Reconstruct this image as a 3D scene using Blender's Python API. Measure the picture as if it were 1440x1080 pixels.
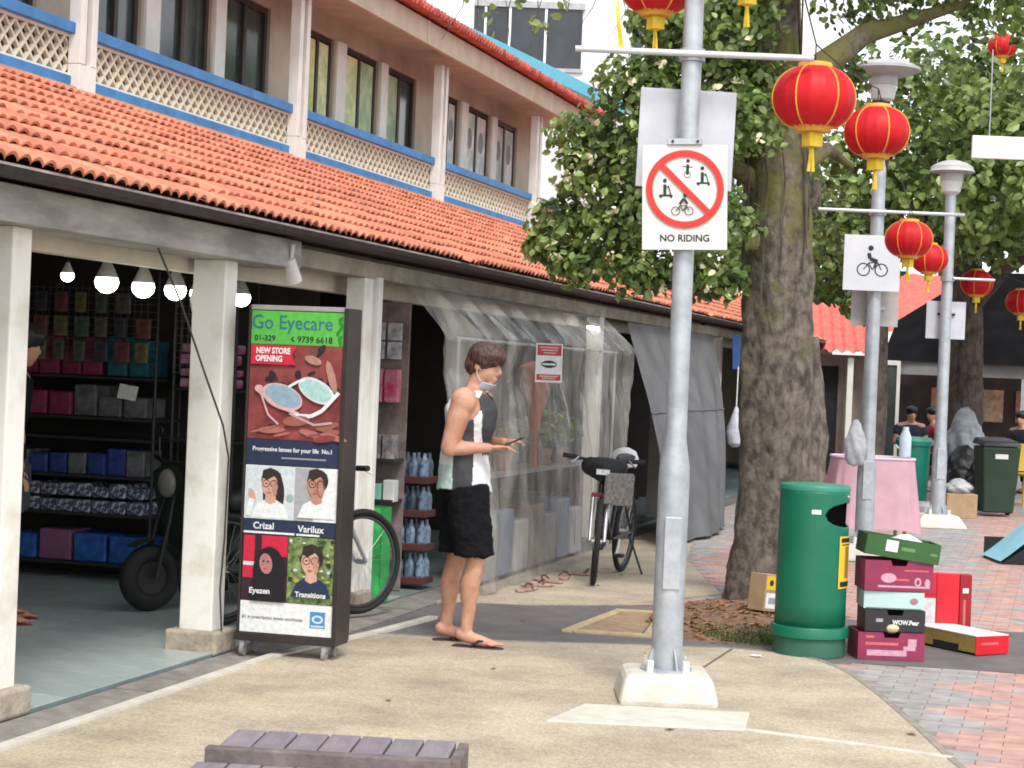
import bpy, bmesh, math, random
from mathutils import Vector, Matrix, Euler
random.seed(7)
R = math.radians
# ---------------------------------------------------------------- camera, sky, sun, exposure
scene = bpy.context.scene
for o in list(bpy.data.objects): bpy.data.objects.remove(o)
COL = scene.collection
cam_d = bpy.data.cameras.new('camera'); cam = bpy.data.objects.new('camera', cam_d); COL.objects.link(cam)
cam_d.sensor_width = 36; cam_d.lens = 67.5; cam_d.clip_start = .1; cam_d.clip_end = 600
cam.matrix_world = Matrix.Translation((0, 0, 1.57)) @ Matrix.Rotation(0.280524, 4, 'Z') @ Matrix.Rotation(math.pi/2-0.0065156, 4, 'X') @ Matrix.Rotation(R(2.4), 4, 'Z')
scene.camera = cam
SUN_EL, SUN_AZ = R(54), R(150)          # azimuth clockwise from +Y: behind the camera, street side
w = bpy.data.worlds.new('World'); scene.world = w; w.use_nodes = True
nt = w.node_tree; bg = nt.nodes['Background']
sky = nt.nodes.new('ShaderNodeTexSky'); sky.sky_type = 'NISHITA'; sky.sun_disc = False
sky.sun_elevation = SUN_EL; sky.sun_rotation = SUN_AZ; sky.dust_density = 1.5; sky.air_density = 1.0; sky.ozone_density = 1
hs = nt.nodes.new('ShaderNodeHueSaturation'); hs.inputs['Saturation'].default_value = .22; hs.inputs['Value'].default_value = 1.25
nt.links.new(sky.outputs[0], hs.inputs['Color']); nt.links.new(hs.outputs[0], bg.inputs[0]); bg.inputs[1].default_value = .15
sl = bpy.data.lights.new('sun', 'SUN'); sl.energy = 1.4; sl.angle = R(14); sl.color = (1, .95, .87)
sun = bpy.data.objects.new('sun', sl); COL.objects.link(sun)
sdir = Vector((math.sin(SUN_AZ)*math.cos(SUN_EL), math.cos(SUN_AZ)*math.cos(SUN_EL), math.sin(SUN_EL)))
sun.rotation_euler = sdir.to_track_quat('Z', 'Y').to_euler(); sun.location = sdir*40
scene.cycles.filter_width = 1.8
scene.view_settings.view_transform = 'Standard'; scene.view_settings.look = 'None'
scene.view_settings.exposure = .76; scene.view_settings.gamma = 1

# ---------------------------------------------------------------- materials
MATS = {}
def mat(name, col, rough=.7, var=.12, scale=5, bump=0., bscale=40, col2=None, metal=0., spec=.4, orand=0., island=0., emit=0., alpha=1., trans=0., stretch=None, thr=None):
    if name in MATS: return MATS[name]
    m = bpy.data.materials.new(name); m.use_nodes = True; t = m.node_tree; n = t.nodes; L = t.links
    b = n['Principled BSDF']; b.inputs['Roughness'].default_value = rough; b.inputs['Metallic'].default_value = metal
    b.inputs['Specular IOR Level'].default_value = spec
    tc = n.new('ShaderNodeTexCoord'); src = tc.outputs['Object']
    if stretch:
        mp = n.new('ShaderNodeMapping'); mp.inputs['Scale'].default_value = stretch; L.new(src, mp.inputs[0]); src = mp.outputs[0]
    nz = n.new('ShaderNodeTexNoise'); nz.inputs['Scale'].default_value = scale; nz.inputs['Detail'].default_value = 6; nz.inputs['Roughness'].default_value = .62
    L.new(src, nz.inputs['Vector'])
    rp = n.new('ShaderNodeValToRGB'); c = Vector(col)
    a, d = (c*(1-var), c*(1+var)) if col2 is None else (c, Vector(col2))
    rp.color_ramp.elements[0].position, rp.color_ramp.elements[1].position = thr or (.36, .64)
    rp.color_ramp.elements[0].color = (*a, 1); rp.color_ramp.elements[1].color = (*d, 1)
    L.new(nz.outputs['Fac'], rp.inputs[0]); out = rp.outputs[0]
    if orand or island:
        h = n.new('ShaderNodeHueSaturation'); mr = n.new('ShaderNodeMapRange'); k = orand or island
        mr.inputs['To Min'].default_value = 1-k; mr.inputs['To Max'].default_value = 1+k
        if orand: s = n.new('ShaderNodeObjectInfo').outputs['Random']
        else: s = n.new('ShaderNodeNewGeometry').outputs['Random Per Island']
        L.new(s, mr.inputs[0]); L.new(mr.outputs[0], h.inputs['Value']); L.new(out, h.inputs['Color']); out = h.outputs[0]
    L.new(out, b.inputs['Base Color'])
    if bump:
        n2 = n.new('ShaderNodeTexNoise'); n2.inputs['Scale'].default_value = bscale; n2.inputs['Detail'].default_value = 5
        L.new(src, n2.inputs['Vector'])
        bp = n.new('ShaderNodeBump'); bp.inputs['Strength'].default_value = min(1, bump); bp.inputs['Distance'].default_value = .01
        L.new(n2.outputs['Fac'], bp.inputs['Height']); L.new(bp.outputs[0], b.inputs['Normal'])
    if emit:
        b.inputs['Emission Color'].default_value = (*col, 1); b.inputs['Emission Strength'].default_value = emit
    if alpha < 1: b.inputs['Alpha'].default_value = alpha
    if trans:
        tr = n.new('ShaderNodeBsdfTranslucent'); L.new(out, tr.inputs[0]); mx = n.new('ShaderNodeMixShader'); mx.inputs[0].default_value = trans
        L.new(b.outputs[0], mx.inputs[1]); L.new(tr.outputs[0], mx.inputs[2]); L.new(mx.outputs[0], n['Material Output'].inputs[0])
    MATS[name] = m; return m
cream = mat('cream paint', (.62, .56, .46), .75, .1, 3, .1, 30)
white_paint = mat('white paint', (.74, .72, .67), .6, .08, 4, .08, 25)
pillar_m = mat('weathered pillar paint', (.60, .55, .46), .7, .1, 3, .15, 30, col2=(.80, .78, .72), thr=(.3, .5))
wall_up = mat('upper wall render', (.46, .385, .30), .8, .16, 1.6, .12, 60)
blue = mat('blue paint', (.045, .20, .46), .5, .16, 6)
tile_m = mat('clay roof tile', (.50, .16, .09), .75, .22, 9, .25, 60, col2=(.66, .25, .155), orand=.25)
tile_far = mat('clay roof tile joined', (.50, .16, .09), .75, .22, 9, .25, 60, col2=(.66, .25, .155), island=.25)
tile_pink = mat('faded red roof tile', (.55, .13, .10), .65, .2, 8, .2, 50, island=.15)
mortar = mat('pale mortar', (.72, .60, .52), .85, .2, 8, .3, 40)
beam_m = mat('weathered concrete beam', (.26, .25, .235), .85, .3, 6, .35, 30, col2=(.46, .45, .42), stretch=(1, .35, 1.5))
gutter_m = mat('dark gutter', (.035, .03, .028), .6, .3, 10)
dark = mat('dark void', (.016, .016, .018), .85, .2)
black = mat('black plastic', (.018, .018, .02), .45, .2)
rubber = mat('tyre rubber', (.014, .014, .015), .75, .2, 30, .3, 120)
steel = mat('galvanised steel', (.33, .36, .39), .42, .14, 9, .08, 40, metal=.35, col2=(.46, .49, .52))
chrome = mat('bright metal', (.6, .61, .62), .28, .1, metal=.9)
conc_lt = mat('light concrete', (.50, .47, .40), .9, .14, 7, .35, 60, col2=(.62, .59, .52))
conc_pl = mat('rough plinth concrete', (.28, .24, .185), .92, .3, 9, .6, 45, col2=(.44, .38, .30))
glassd = mat('dark window glass', (.028, .036, .038), .12, .4, 1.3, col2=(.07, .09, .085), spec=.6)
wframe = mat('dark window frame', (.045, .03, .025), .5)
def aggregate():
    m = bpy.data.materials.new('exposed aggregate concrete'); m.use_nodes = True; t = m.node_tree; n = t.nodes; L = t.links; b = n['Principled BSDF']
    b.inputs['Roughness'].default_value = .88
    tc = n.new('ShaderNodeTexCoord'); vo = n.new('ShaderNodeTexVoronoi'); vo.inputs['Scale'].default_value = 95; L.new(tc.outputs['Object'], vo.inputs[0])
    r1 = n.new('ShaderNodeValToRGB'); e = r1.color_ramp.elements; e[0].color = (.345, .29, .215, 1); e[1].color = (.475, .41, .315, 1); e[1].position = .8
    x = e.new(.35); x.color = (.385, .33, .25, 1); x = e.new(.6); x.color = (.42, .36, .275, 1)
    sp = n.new('ShaderNodeSeparateColor'); L.new(vo.outputs['Color'], sp.inputs[0]); L.new(sp.outputs[0], r1.inputs[0])
    nz = n.new('ShaderNodeTexNoise'); nz.inputs['Scale'].default_value = 1.6; nz.inputs['Detail'].default_value = 7; nz.inputs['Roughness'].default_value = .65; L.new(tc.outputs['Object'], nz.inputs[0])
    r2 = n.new('ShaderNodeValToRGB'); e = r2.color_ramp.elements; e[0].position = .33; e[0].color = (.74, .73, .71, 1); e[1].position = .62; e[1].color = (1.18, 1.17, 1.13, 1); L.new(nz.outputs['Fac'], r2.inputs[0])
    mx = n.new('ShaderNodeMix'); mx.data_type = 'RGBA'; mx.blend_type = 'MULTIPLY'; mx.inputs[0].default_value = 1
    L.new(r1.outputs[0], mx.inputs[6]); L.new(r2.outputs[0], mx.inputs[7]); L.new(mx.outputs[2], b.inputs['Base Color'])
    bp = n.new('ShaderNodeBump'); bp.inputs['Strength'].default_value = .5; bp.inputs['Distance'].default_value = .004; L.new(vo.outputs['Distance'], bp.inputs['Height']); L.new(bp.outputs[0], b.inputs['Normal'])
    return m
agg = aggregate()
asphalt = mat('dark paving', (.115, .105, .105), .85, .2, 3, .4, 120, col2=(.165, .15, .148))
soil = mat('reddish soil', (.13, .075, .045), .95, .3, 14, .8, 50, col2=(.26, .16, .10))
grass_m = mat('grass blades', (.055, .10, .022), .7, .3, 12, island=.4, trans=.25)
skin = mat('skin', (.42, .20, .13), .52, .08, 11, .12, 90, col2=(.55,.31,.215), spec=.35)
skin2 = mat('tanned skin', (.40, .20, .13), .5, .08, 10)
def flat(name, col, rough=.55, **k): return mat(name, col, rough, k.pop('var', .11), 38, **k)

# ---------------------------------------------------------------- mesh helpers
class MB:
    def __init__(s): s.v=[]; s.f=[]; s.mi=[]; s.mats=[]; s.cur=0
    def m(s, mt):
        if mt not in s.mats: s.mats.append(mt)
        s.cur = s.mats.index(mt); return s
    def add(s, vs, fs):
        o = len(s.v); s.v += [tuple(p) for p in vs]; s.f += [tuple(i+o for i in f) for f in fs]; s.mi += [s.cur]*len(fs); return s
    def box(s, x0, y0, z0, x1, y1, z1, M=None):
        vs = [Vector((x, y, z)) for z in (z0, z1) for y in (y0, y1) for x in (x0, x1)]
        if M is not None: vs = [M @ p for p in vs]
        return s.add(vs, [(0,2,3,1),(4,5,7,6),(0,1,5,4),(2,6,7,3),(0,4,6,2),(1,3,7,5)])
    def tube(s, pts, r, n=10, caps=True, rnd=False):
        pts = [Vector(p) for p in pts]; k = len(pts)
        if not hasattr(r, '__len__'): r = [r]*k
        if rnd:                                               # rounded ends
            d0 = (pts[0]-pts[1]).normalized(); d1 = (pts[-1]-pts[-2]).normalized()
            A = [(.97, .25), (.71, .71), (.25, .97)]
            q0, q1 = [max(x) if hasattr(x, '__len__') else x for x in (r[0], r[-1])]; pts = [pts[0]+d0*q0*c for a, c in A[::-1]] + pts + [pts[-1]+d1*q1*c for a, c in A]
            r = [tuple(x) if hasattr(x, '__len__') else (x, x) for x in r]; r = [(r[0][0]*a, r[0][1]*a) for a, c in A[::-1]] + list(r) + [(r[-1][0]*a, r[-1][1]*a) for a, c in A]; k = len(pts)
        vs = []; up = None
        for i, p in enumerate(pts):
            t = (pts[min(i+1, k-1)]-pts[max(i-1, 0)]).normalized()
            if up is None: up = Vector((0,0,1)) if abs(t.z) < .9 else Vector((1,0,0))
            a = t.cross(up).normalized(); b = a.cross(t).normalized(); up = b
            ri = r[i]; rx, ry = ri if hasattr(ri, '__len__') else (ri, ri)
            vs += [p+a*rx*math.cos(2*math.pi*j/n)+b*ry*math.sin(2*math.pi*j/n) for j in range(n)]
        fs = [(i*n+j, i*n+(j+1)%n, (i+1)*n+(j+1)%n, (i+1)*n+j) for i in range(k-1) for j in range(n)]
        if caps: fs += [tuple(range(n))[::-1], tuple(range((k-1)*n, k*n))]
        return s.add(vs, fs)
    def lathe(s, prof, n=24, c=(0,0,0), caps=True):
        vs = [(c[0]+r*math.cos(2*math.pi*j/n), c[1]+r*math.sin(2*math.pi*j/n), c[2]+z) for r, z in prof for j in range(n)]
        fs = [(i*n+j, i*n+(j+1)%n, (i+1)*n+(j+1)%n, (i+1)*n+j) for i in range(len(prof)-1) for j in range(n)]
        if caps: fs += [tuple(range(n))[::-1], tuple(range((len(prof)-1)*n, len(prof)*n))]
        return s.add(vs, fs)
    def ell(s, c, r, nu=14, nv=9, M=None):
        vs = []
        for i in range(nv+1):
            a = math.pi*(.02+.96*i/nv)
            vs += [Vector((r[0]*math.sin(a)*math.cos(2*math.pi*j/nu), r[1]*math.sin(a)*math.sin(2*math.pi*j/nu), -r[2]*math.cos(a))) for j in range(nu)]
        vs = [((M @ p) if M is not None else p)+Vector(c) for p in vs]
        fs = [(i*nu+j, i*nu+(j+1)%nu, (i+1)*nu+(j+1)%nu, (i+1)*nu+j) for i in range(nv) for j in range(nu)]+[tuple(range(nu))[::-1], tuple(range(nv*nu, (nv+1)*nu))]
        return s.add(vs, fs)
    def torus(s, c, Rr, r, n=32, k=8, axis='y'):
        vs = []
        for i in range(n):
            a = 2*math.pi*i/n
            for j in range(k):
                b = 2*math.pi*j/k; q = Rr+r*math.cos(b); h = r*math.sin(b)
                p = {'y': (q*math.cos(a), h, q*math.sin(a)), 'z': (q*math.cos(a), q*math.sin(a), h), 'x': (h, q*math.cos(a), q*math.sin(a))}[axis]
                vs.append((c[0]+p[0], c[1]+p[1], c[2]+p[2]))
        return s.add(vs, [(i*k+j, ((i+1)%n)*k+j, ((i+1)%n)*k+(j+1)%k, i*k+(j+1)%k) for i in range(n) for j in range(k)])
    def prism(s, poly, z0, z1, M=None):                       # poly in xy, extruded in z
        n = len(poly); vs = [Vector((x, y, z0)) for x, y in poly]+[Vector((x, y, z1)) for x, y in poly]
        if M is not None: vs = [M @ p for p in vs]
        return s.add(vs, [tuple(range(n))[::-1], tuple(range(n, 2*n))]+[(i, (i+1)%n, n+(i+1)%n, n+i) for i in range(n)])
    def grid(s, nu, nv, fn):
        vs = [fn(i/nu, j/nv) for j in range(nv+1) for i in range(nu+1)]
        return s.add(vs, [(j*(nu+1)+i, j*(nu+1)+i+1, (j+1)*(nu+1)+i+1, (j+1)*(nu+1)+i) for j in range(nv) for i in range(nu)])
    def mesh(s, name, smooth=False):
        me = bpy.data.meshes.new(name); me.from_pydata(s.v, [], s.f)
        for m_ in s.mats: me.materials.append(m_)
        me.polygons.foreach_set('material_index', s.mi)
        bm = bmesh.new(); bm.from_mesh(me); bmesh.ops.recalc_face_normals(bm, faces=bm.faces); bm.to_mesh(me); bm.free()
        if smooth: me.polygons.foreach_set('use_smooth', [True]*len(me.polygons))
        me.update(); return me
    def build(s, name, mt=None, parent=None, loc=(0,0,0), rot=(0,0,0), smooth=False, bevel=0., ang=None):
        if mt is not None:
            s.mats = [mt]; s.mi = [0]*len(s.f)
        o = bpy.data.objects.new(name, s.mesh(name, smooth)); COL.objects.link(o); o.location = loc; o.rotation_euler = rot
        if parent is not None: o.parent = parent
        if smooth and ang is not False:
            try: o.data.set_sharp_from_angle(angle=R(ang or 42))
            except Exception: pass
        if bevel:
            b = o.modifiers.new('bevel', 'BEVEL'); b.width = bevel; b.segments = 2; b.limit_method = 'ANGLE'; b.angle_limit = R(40)
        return o
def tag(o, label=None, cat=None, group=None, kind=None):
    if label: o['label'] = label
    if cat: o['category'] = cat
    if group: o['group'] = group
    if kind: o['kind'] = kind
    return o
def thing(name, label, cat, loc=(0,0,0), rz=0, group=None, rot=None):
    o = bpy.data.objects.new(name, None); o.empty_display_size = .1; COL.objects.link(o); o.location = loc; o.rotation_euler = rot or (0,0,rz)
    return tag(o, label, cat, group)
def put(name, me, parent, loc=(0,0,0), rot=(0,0,0), sc=(1,1,1)):
    o = bpy.data.objects.new(name, me); COL.objects.link(o); o.parent = parent; o.location = loc; o.rotation_euler = rot; o.scale = sc; return o
def copy_tree(o, parent=None):
    c = o.copy(); COL.objects.link(c); c.parent = parent
    for ch in list(o.children): copy_tree(ch, c)
    return c
def text(s, size, mt, parent, loc, rot=(math.pi/2,0,0), bold=0., align='CENTER', wide=1., name='lettering', ext=.0004):
    cu = bpy.data.curves.new('t', 'FONT'); cu.body = s; cu.size = size; cu.align_x = align; cu.align_y = 'CENTER'; cu.offset = bold; cu.extrude = ext; cu.resolution_u = 3
    t = bpy.data.objects.new('t', cu); COL.objects.link(t); bpy.context.view_layer.update()
    me = bpy.data.meshes.new_from_object(t.evaluated_get(bpy.context.evaluated_depsgraph_get()))
    bpy.data.objects.remove(t); me.materials.clear(); me.materials.append(mt)
    return put(name, me, parent, loc, rot, (wide, 1, 1))
class Pr(MB):                                                 # flat print in xz, facing -y, each layer .3 mm proud of the last
    y = 0.
    def poly(s, pts, mt): s.m(mt); s.y -= .0003; return s.add([(x, s.y, z) for x, z in pts], [tuple(range(len(pts)))])
    def rect(s, x0, z0, x1, z1, mt): return s.poly([(x0,z0),(x1,z0),(x1,z1),(x0,z1)], mt)
    def el(s, x, z, rx, rz, mt, n=20, rot=0): return s.poly([(x+rx*math.cos(a)*math.cos(rot)-rz*math.sin(a)*math.sin(rot), z+rx*math.cos(a)*math.sin(rot)+rz*math.sin(a)*math.cos(rot)) for a in [2*math.pi*i/n for i in range(n)]], mt)
    def line(s, pts, wd, mt):
        for (x0,z0),(x1,z1) in zip(pts, pts[1:]):
            d = Vector((x1-x0, z1-z0)); q = Vector((-d.y, d.x)).normalized()*wd/2
            s.poly([(x0-q.x,z0-q.y),(x1-q.x,z1-q.y),(x1+q.x,z1+q.y),(x0+q.x,z0+q.y)], mt)
    def ring(s, x, z, r, wd, mt, n=28):
        s.m(mt); s.y -= .0003
        vs = []; 
        for i in range(n):
            a = 2*math.pi*i/n
            vs += [(x+(r-wd/2)*math.cos(a), s.y, z+(r-wd/2)*math.sin(a)), (x+(r+wd/2)*math.cos(a), s.y, z+(r+wd/2)*math.sin(a))]
        s.add(vs, [(2*i, 2*i+1, (2*i+3)%(2*n), (2*i+2)%(2*n)) for i in range(n)])
def inside(x, y, poly):
    c = False; n = len(poly)
    for i in range(n):
        (x0,y0),(x1,y1) = poly[i], poly[i-1]
        if (y0 > y) != (y1 > y) and x < (x1-x0)*(y-y0)/(y1-y0)+x0: c = not c
    return c
def wob(a): return random.uniform(-a, a)

# ---------------------------------------------------------------- ground
g = MB(); g.box(-90, -40, -.3, 90, 160, -.02); tag(g.build('ground', mat('worn ground', (.15, .14, .13), .9, .2, .6, .3, 30)), kind='structure')
CONC = [(-3.93,-3),(-3.93,5),(-3.95,7),(-3.97,9.4),(-3.88,10.1),(-3.8,10.56),(-3.07,10.66),(-2.4,10.93),(-1.79,11.14),(-1.5,11.1),(-1.28,10.95),(-1.13,10.7),(-1.03,10.47),(-.83,9.86),(-.59,9.04),(-.4,8.34),(-.05,7.2),(.6,5.2),(1.5,2.5),(2.2,-3)]
pav = MB(); pav.prism(CONC, -.03, .010); tag(pav.build('concrete_pavement', agg), kind='structure')
FARC = [(-4.0,12.25),(-3.27,12.6),(-2.9,12.8),(-2.36,13.95),(-3.06,16.27),(-3.35,18),(-4.0,18)]
fc = MB(); fc.prism(FARC, -.03, .008); tag(fc.build('concrete_apron', agg), kind='structure')
DARK = [(-3.95,10.0),(-3.8,10.0),(-3.07,10.4),(-1.5,10.8),(-1.1,11.0),(-.157,11.12),(6,12.0),(6,13.9),(-.2,13.02),(-.8,12.85),(-1.6,13.1),(-2.3,13.3),(-2.9,12.8),(-3.4,12.45),(-3.95,12.3)]
dk = MB(); dk.prism(DARK, -.03, .004); tag(dk.build('dark_paving_band', asphalt), kind='structure')
base = MB(); base.box(-3.95, -3, -.03, 9, 60, -.006); base = tag(base.build('brick_paving', mat('paver joints', (.27, .22, .20), .9)), kind='structure')
SOIL = [(-1.95+.62*math.cos(a)*(1+.1*math.sin(3*a)), 12.55+1.25*math.sin(a)*(1+.07*math.cos(4*a))) for a in [2*math.pi*i/26 for i in range(26)]]
sb = MB(); sb.grid(14, 14, lambda u, v: (-2.6+1.3*u, 11.25+2.6*v, (.075*max(0, 1-math.hypot((u-.5)*2, (v-.5)*2))**.7 if math.hypot((u-.5)*2, (v-.5)*2) < 1 else -.02)+.012*random.random())); tag(sb.build('tree_pit_soil', soil, smooth=True), kind='structure')
# pavers: red zigzag bands among grey ones
pm = bpy.data.materials.new('concrete paver'); pm.use_nodes = True; n_ = pm.node_tree.nodes; L_ = pm.node_tree.links
at = n_.new('ShaderNodeVertexColor'); at.layer_name = 'tone'; nz = n_.new('ShaderNodeTexNoise'); nz.inputs['Scale'].default_value = 7; nz.inputs['Detail'].default_value = 7
tcn = n_.new('ShaderNodeTexCoord'); L_.new(tcn.outputs['Object'], nz.inputs[0])
mr = n_.new('ShaderNodeMapRange'); mr.inputs['From Min'].default_value = .3; mr.inputs['From Max'].default_value = .7; mr.inputs['To Min'].default_value = .78; mr.inputs['To Max'].default_value = 1.2; L_.new(nz.outputs['Fac'], mr.inputs[0])
hv = n_.new('ShaderNodeHueSaturation'); L_.new(at.outputs['Color'], hv.inputs['Color']); L_.new(mr.outputs[0], hv.inputs['Value']); L_.new(hv.outputs[0], n_['Principled BSDF'].inputs['Base Color']); n_['Principled BSDF'].inputs['Roughness'].default_value = .72
pb = MB(); cols = []
for i in range(-20, 18):
    for j in range(0, 240):
        x = i*.2+(.1 if j % 2 else 0); y = 6+j*.1
        if y > 29: continue
        cx, cy = x+.1, y+.05
        if cx > .9+max(0, y-15)*.02 or cx < -3.9 or inside(cx, cy, CONC) or inside(cx, cy, DARK) or inside(cx, cy, FARC) or inside(cx, cy, SOIL): continue
        dz = wob(.0012); pb.box(x+.003, y+.003, -.02, x+.197, y+.097, dz)
        zz = abs(((y/.1) % 8)-4)*.1                             # sawtooth edge of the red band
        band = (x+zz+.12*math.floor(y/3.2)) % 1.15
        red = band < .45
        b_ = random.uniform(.92, 1.08)
        cols.append(tuple(c*b_ for c in ((.47, .285, .24) if red else (.335, .315, .305))))
pv = pb.build('pavers', pm, base); pv['kind'] = 'stuff'
ca = pv.data.color_attributes.new('tone', 'FLOAT_COLOR', 'POINT')
ca.data.foreach_set('color', [q for c in cols for _ in range(8) for q in (*c, 1)])
# joints, the pale strip across the slab, pole pad, framed cover
def strip(name, pts, wd, z, mt, parent=None, kind='structure'):
    b = MB()
    for (x0,y0),(x1,y1) in zip(pts, pts[1:]):
        d = Vector((x1-x0, y1-y0)); q = Vector((-d.y, d.x)).normalized()*wd/2; e = d.normalized()*wd*.3
        b.prism([(x0-q.x-e.x,y0-q.y-e.y),(x1-q.x+e.x,y1-q.y+e.y),(x1+q.x+e.x,y1+q.y+e.y),(x0+q.x-e.x,y0+q.y-e.y)], -.02, z+wob(.0004))
    o = b.build(name, mt, parent)
    return tag(o, kind=kind)
joint = mat('dirty joint', (.12, .10, .08), .95)
strip('pavement_strip', [(-1.32,8.56),(-.8,8.46),(-.41,8.36)], .05, .014, conc_lt)
strip('pavement_joint', [(-1.80,11.1),(-1.83,9.95)], .016, .0115, joint)
strip('pavement_edge', [(-3.8,10.56),(-3.07,10.66),(-2.4,10.93),(-1.79,11.14),(-1.5,11.1),(-1.28,10.95),(-1.13,10.7),(-1.03,10.47),(-.83,9.86),(-.59,9.04),(-.4,8.34),(-.05,7.2)], .035, .0125, mat('pavement edging', (.27, .24, .20), .9, .2, 9))
strip('kerb', [(-3.93,4),(-3.95,7),(-3.97,9.4),(-3.88,10.1),(-3.80,10.7),(-3.74,11.4)], .06, .022, conc_lt)
pad = MB(); pad.prism([(-2.17,8.31),(-1.31,8.53),(-1.36,8.98),(-2.12,8.82)], -.02, .018); tag(pad.build('pole_pad', conc_lt, bevel=.005), kind='structure')
cv = thing('drain_cover', 'square drain cover in a pale yellowish concrete frame on dark paving', 'drain cover', (-2.62,11.9,0))
yk = mat('yellowish concrete', (.42, .33, .19), .9, .15, 10, .3, 60)
for a, b_ in (((-.22,-.58),(.27,-.54)), ((.27,-.54),(.13,.62)), ((.13,.62),(-.16,.58)), ((-.16,.58),(-.22,-.58))):
    d = Vector((b_[0]-a[0], b_[1]-a[1])); q = Vector((-d.y, d.x)).normalized()*.035; e = d.normalized()*.034
    MB().prism([(a[0]-q.x+e.x,a[1]-q.y+e.y),(b_[0]-q.x+e.x,b_[1]-q.y+e.y),(b_[0]+q.x+e.x,b_[1]+q.y+e.y),(a[0]+q.x+e.x,a[1]+q.y+e.y)], -.02, .02).build('frame', yk, cv, bevel=.004)
MB().prism([(-.17,-.5),(.21,-.47),(.09,.55),(-.12,.52)], -.02, .011).build('cover', mat('sandy cover', (.30,.21,.13), .9, .2, 12, .3), cv)
# drain along the shop fronts with cover slabs, tiled shop floor
dr = MB(); dr.box(-4.27, 3, -.2, -3.96, 30, -.03); dr = tag(dr.build('drain_channel', mat('drain bottom', (.08,.075,.07), .9)), kind='structure')
slab = MB().box(-.14, .004, -.03, .13, .596, .0); slab_me = slab.mesh('slab'); slab_me.materials.append(mat('drain slab', (.17,.16,.145), .88, .3, 6, .5, 50, col2=(.30,.275,.25), orand=.12))
for k in range(16): put('slab', slab_me, dr, (-4.115+wob(.003), 4+k*.6, wob(.003)-.002), (0, 0, wob(.006)))
fl = MB(); fl.box(-9, 3, -.05, -4.27, 40, .012); fl = tag(fl.build('shop_floor', mat('floor grout', (.16,.2,.2), .8)), kind='structure')
tl = MB().box(.003, .003, 0, .597, .297, .006); tl_me = tl.mesh('floor_tile'); tl_me.materials.append(mat('pale green floor tile', (.40,.47,.46), .3, .1, 5, orand=.07, spec=.5))
for i in range(6):
    for j in range(19): put('tile', tl_me, fl, (-4.87-i*.6, 6.6+j*.3, .012))

# ---------------------------------------------------------------- the shophouse
YA, YB = 4.6, 36.8
H_ = thing('shophouse', 'two storey shophouse with orange tiled awning roof and blue railed balcony', 'building', (-6.5, 16, 0)); HO = Vector((6.5, -16, 0))
def hb(name, boxes, mt, parent=None, bevel=0., smooth=False):
    b = MB()
    for q in boxes: b.box(*q)
    o = b.build(name, mt, parent or H_, bevel=bevel); o.location = HO if parent is None else (0,0,0); return o
# pillars
for k, (y, top, wd) in enumerate(((5.35,2.1,.19),(7.22,2.1,.19),(9.36,2.1,.19),(11.47,2.13,.13),(17.9,2.13,.14),(21.0,2.13,.14),(24.6,2.13,.14),(28.5,2.13,.14),(33,2.13,.14))):
    p = MB().box(-wd, 0, .12 if k < 4 else .0, 0, .155, top).build('pillar', pillar_m, H_, Vector((-4.3, y, 0))+HO, bevel=.008)
    if k < 4: MB().box(-wd-.06, -.05, .0, .05, .22, .125).build('plinth', conc_pl, p, bevel=.015)
hb('corner_post', [(-4.34, 11.64, .1, -4.27, 11.72, 2.14)], white_paint, bevel=.004)
hb('beam', [(-4.5, YA, 2.10, -4.20, 10.15, 2.258)], beam_m, bevel=.006)
hb('eave_beam', [(-4.46, 10.153, 2.13, -4.29, YB, 2.235)], mat('beige eave beam', (.30,.26,.21), .85, .3, 5, .3, 30, col2=(.45,.40,.33)), bevel=.004)
hb('ceiling', [(-8.9, YA, 2.30, -4.52, YB, 2.36)], cream)
hb('lintel', [(-4.62, YA, 2.03, -4.53, YB, 2.297)], cream)
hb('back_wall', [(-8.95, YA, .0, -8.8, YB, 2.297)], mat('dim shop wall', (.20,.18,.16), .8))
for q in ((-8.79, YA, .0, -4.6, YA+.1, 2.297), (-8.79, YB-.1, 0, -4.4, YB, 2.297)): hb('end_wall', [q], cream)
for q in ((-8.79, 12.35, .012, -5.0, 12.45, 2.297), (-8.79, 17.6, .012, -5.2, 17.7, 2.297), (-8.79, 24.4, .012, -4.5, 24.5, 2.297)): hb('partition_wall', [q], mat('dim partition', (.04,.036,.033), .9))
# gutter
gt = MB()
prof = [(.0,.0),(.015,-.02),(.06,-.032),(.11,-.026),(.125,.0),(.113,.0),(.10,-.018),(.06,-.024),(.025,-.014),(.012,.0)]
gt.prism([(x, z) for x, z in prof], YA, YB+2.3, Matrix(((1,0,0,-4.115),(0,0,1,0),(0,1,0,2.292),(0,0,0,1)))); gt.build('gutter', gutter_m, H_, HO)
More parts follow.
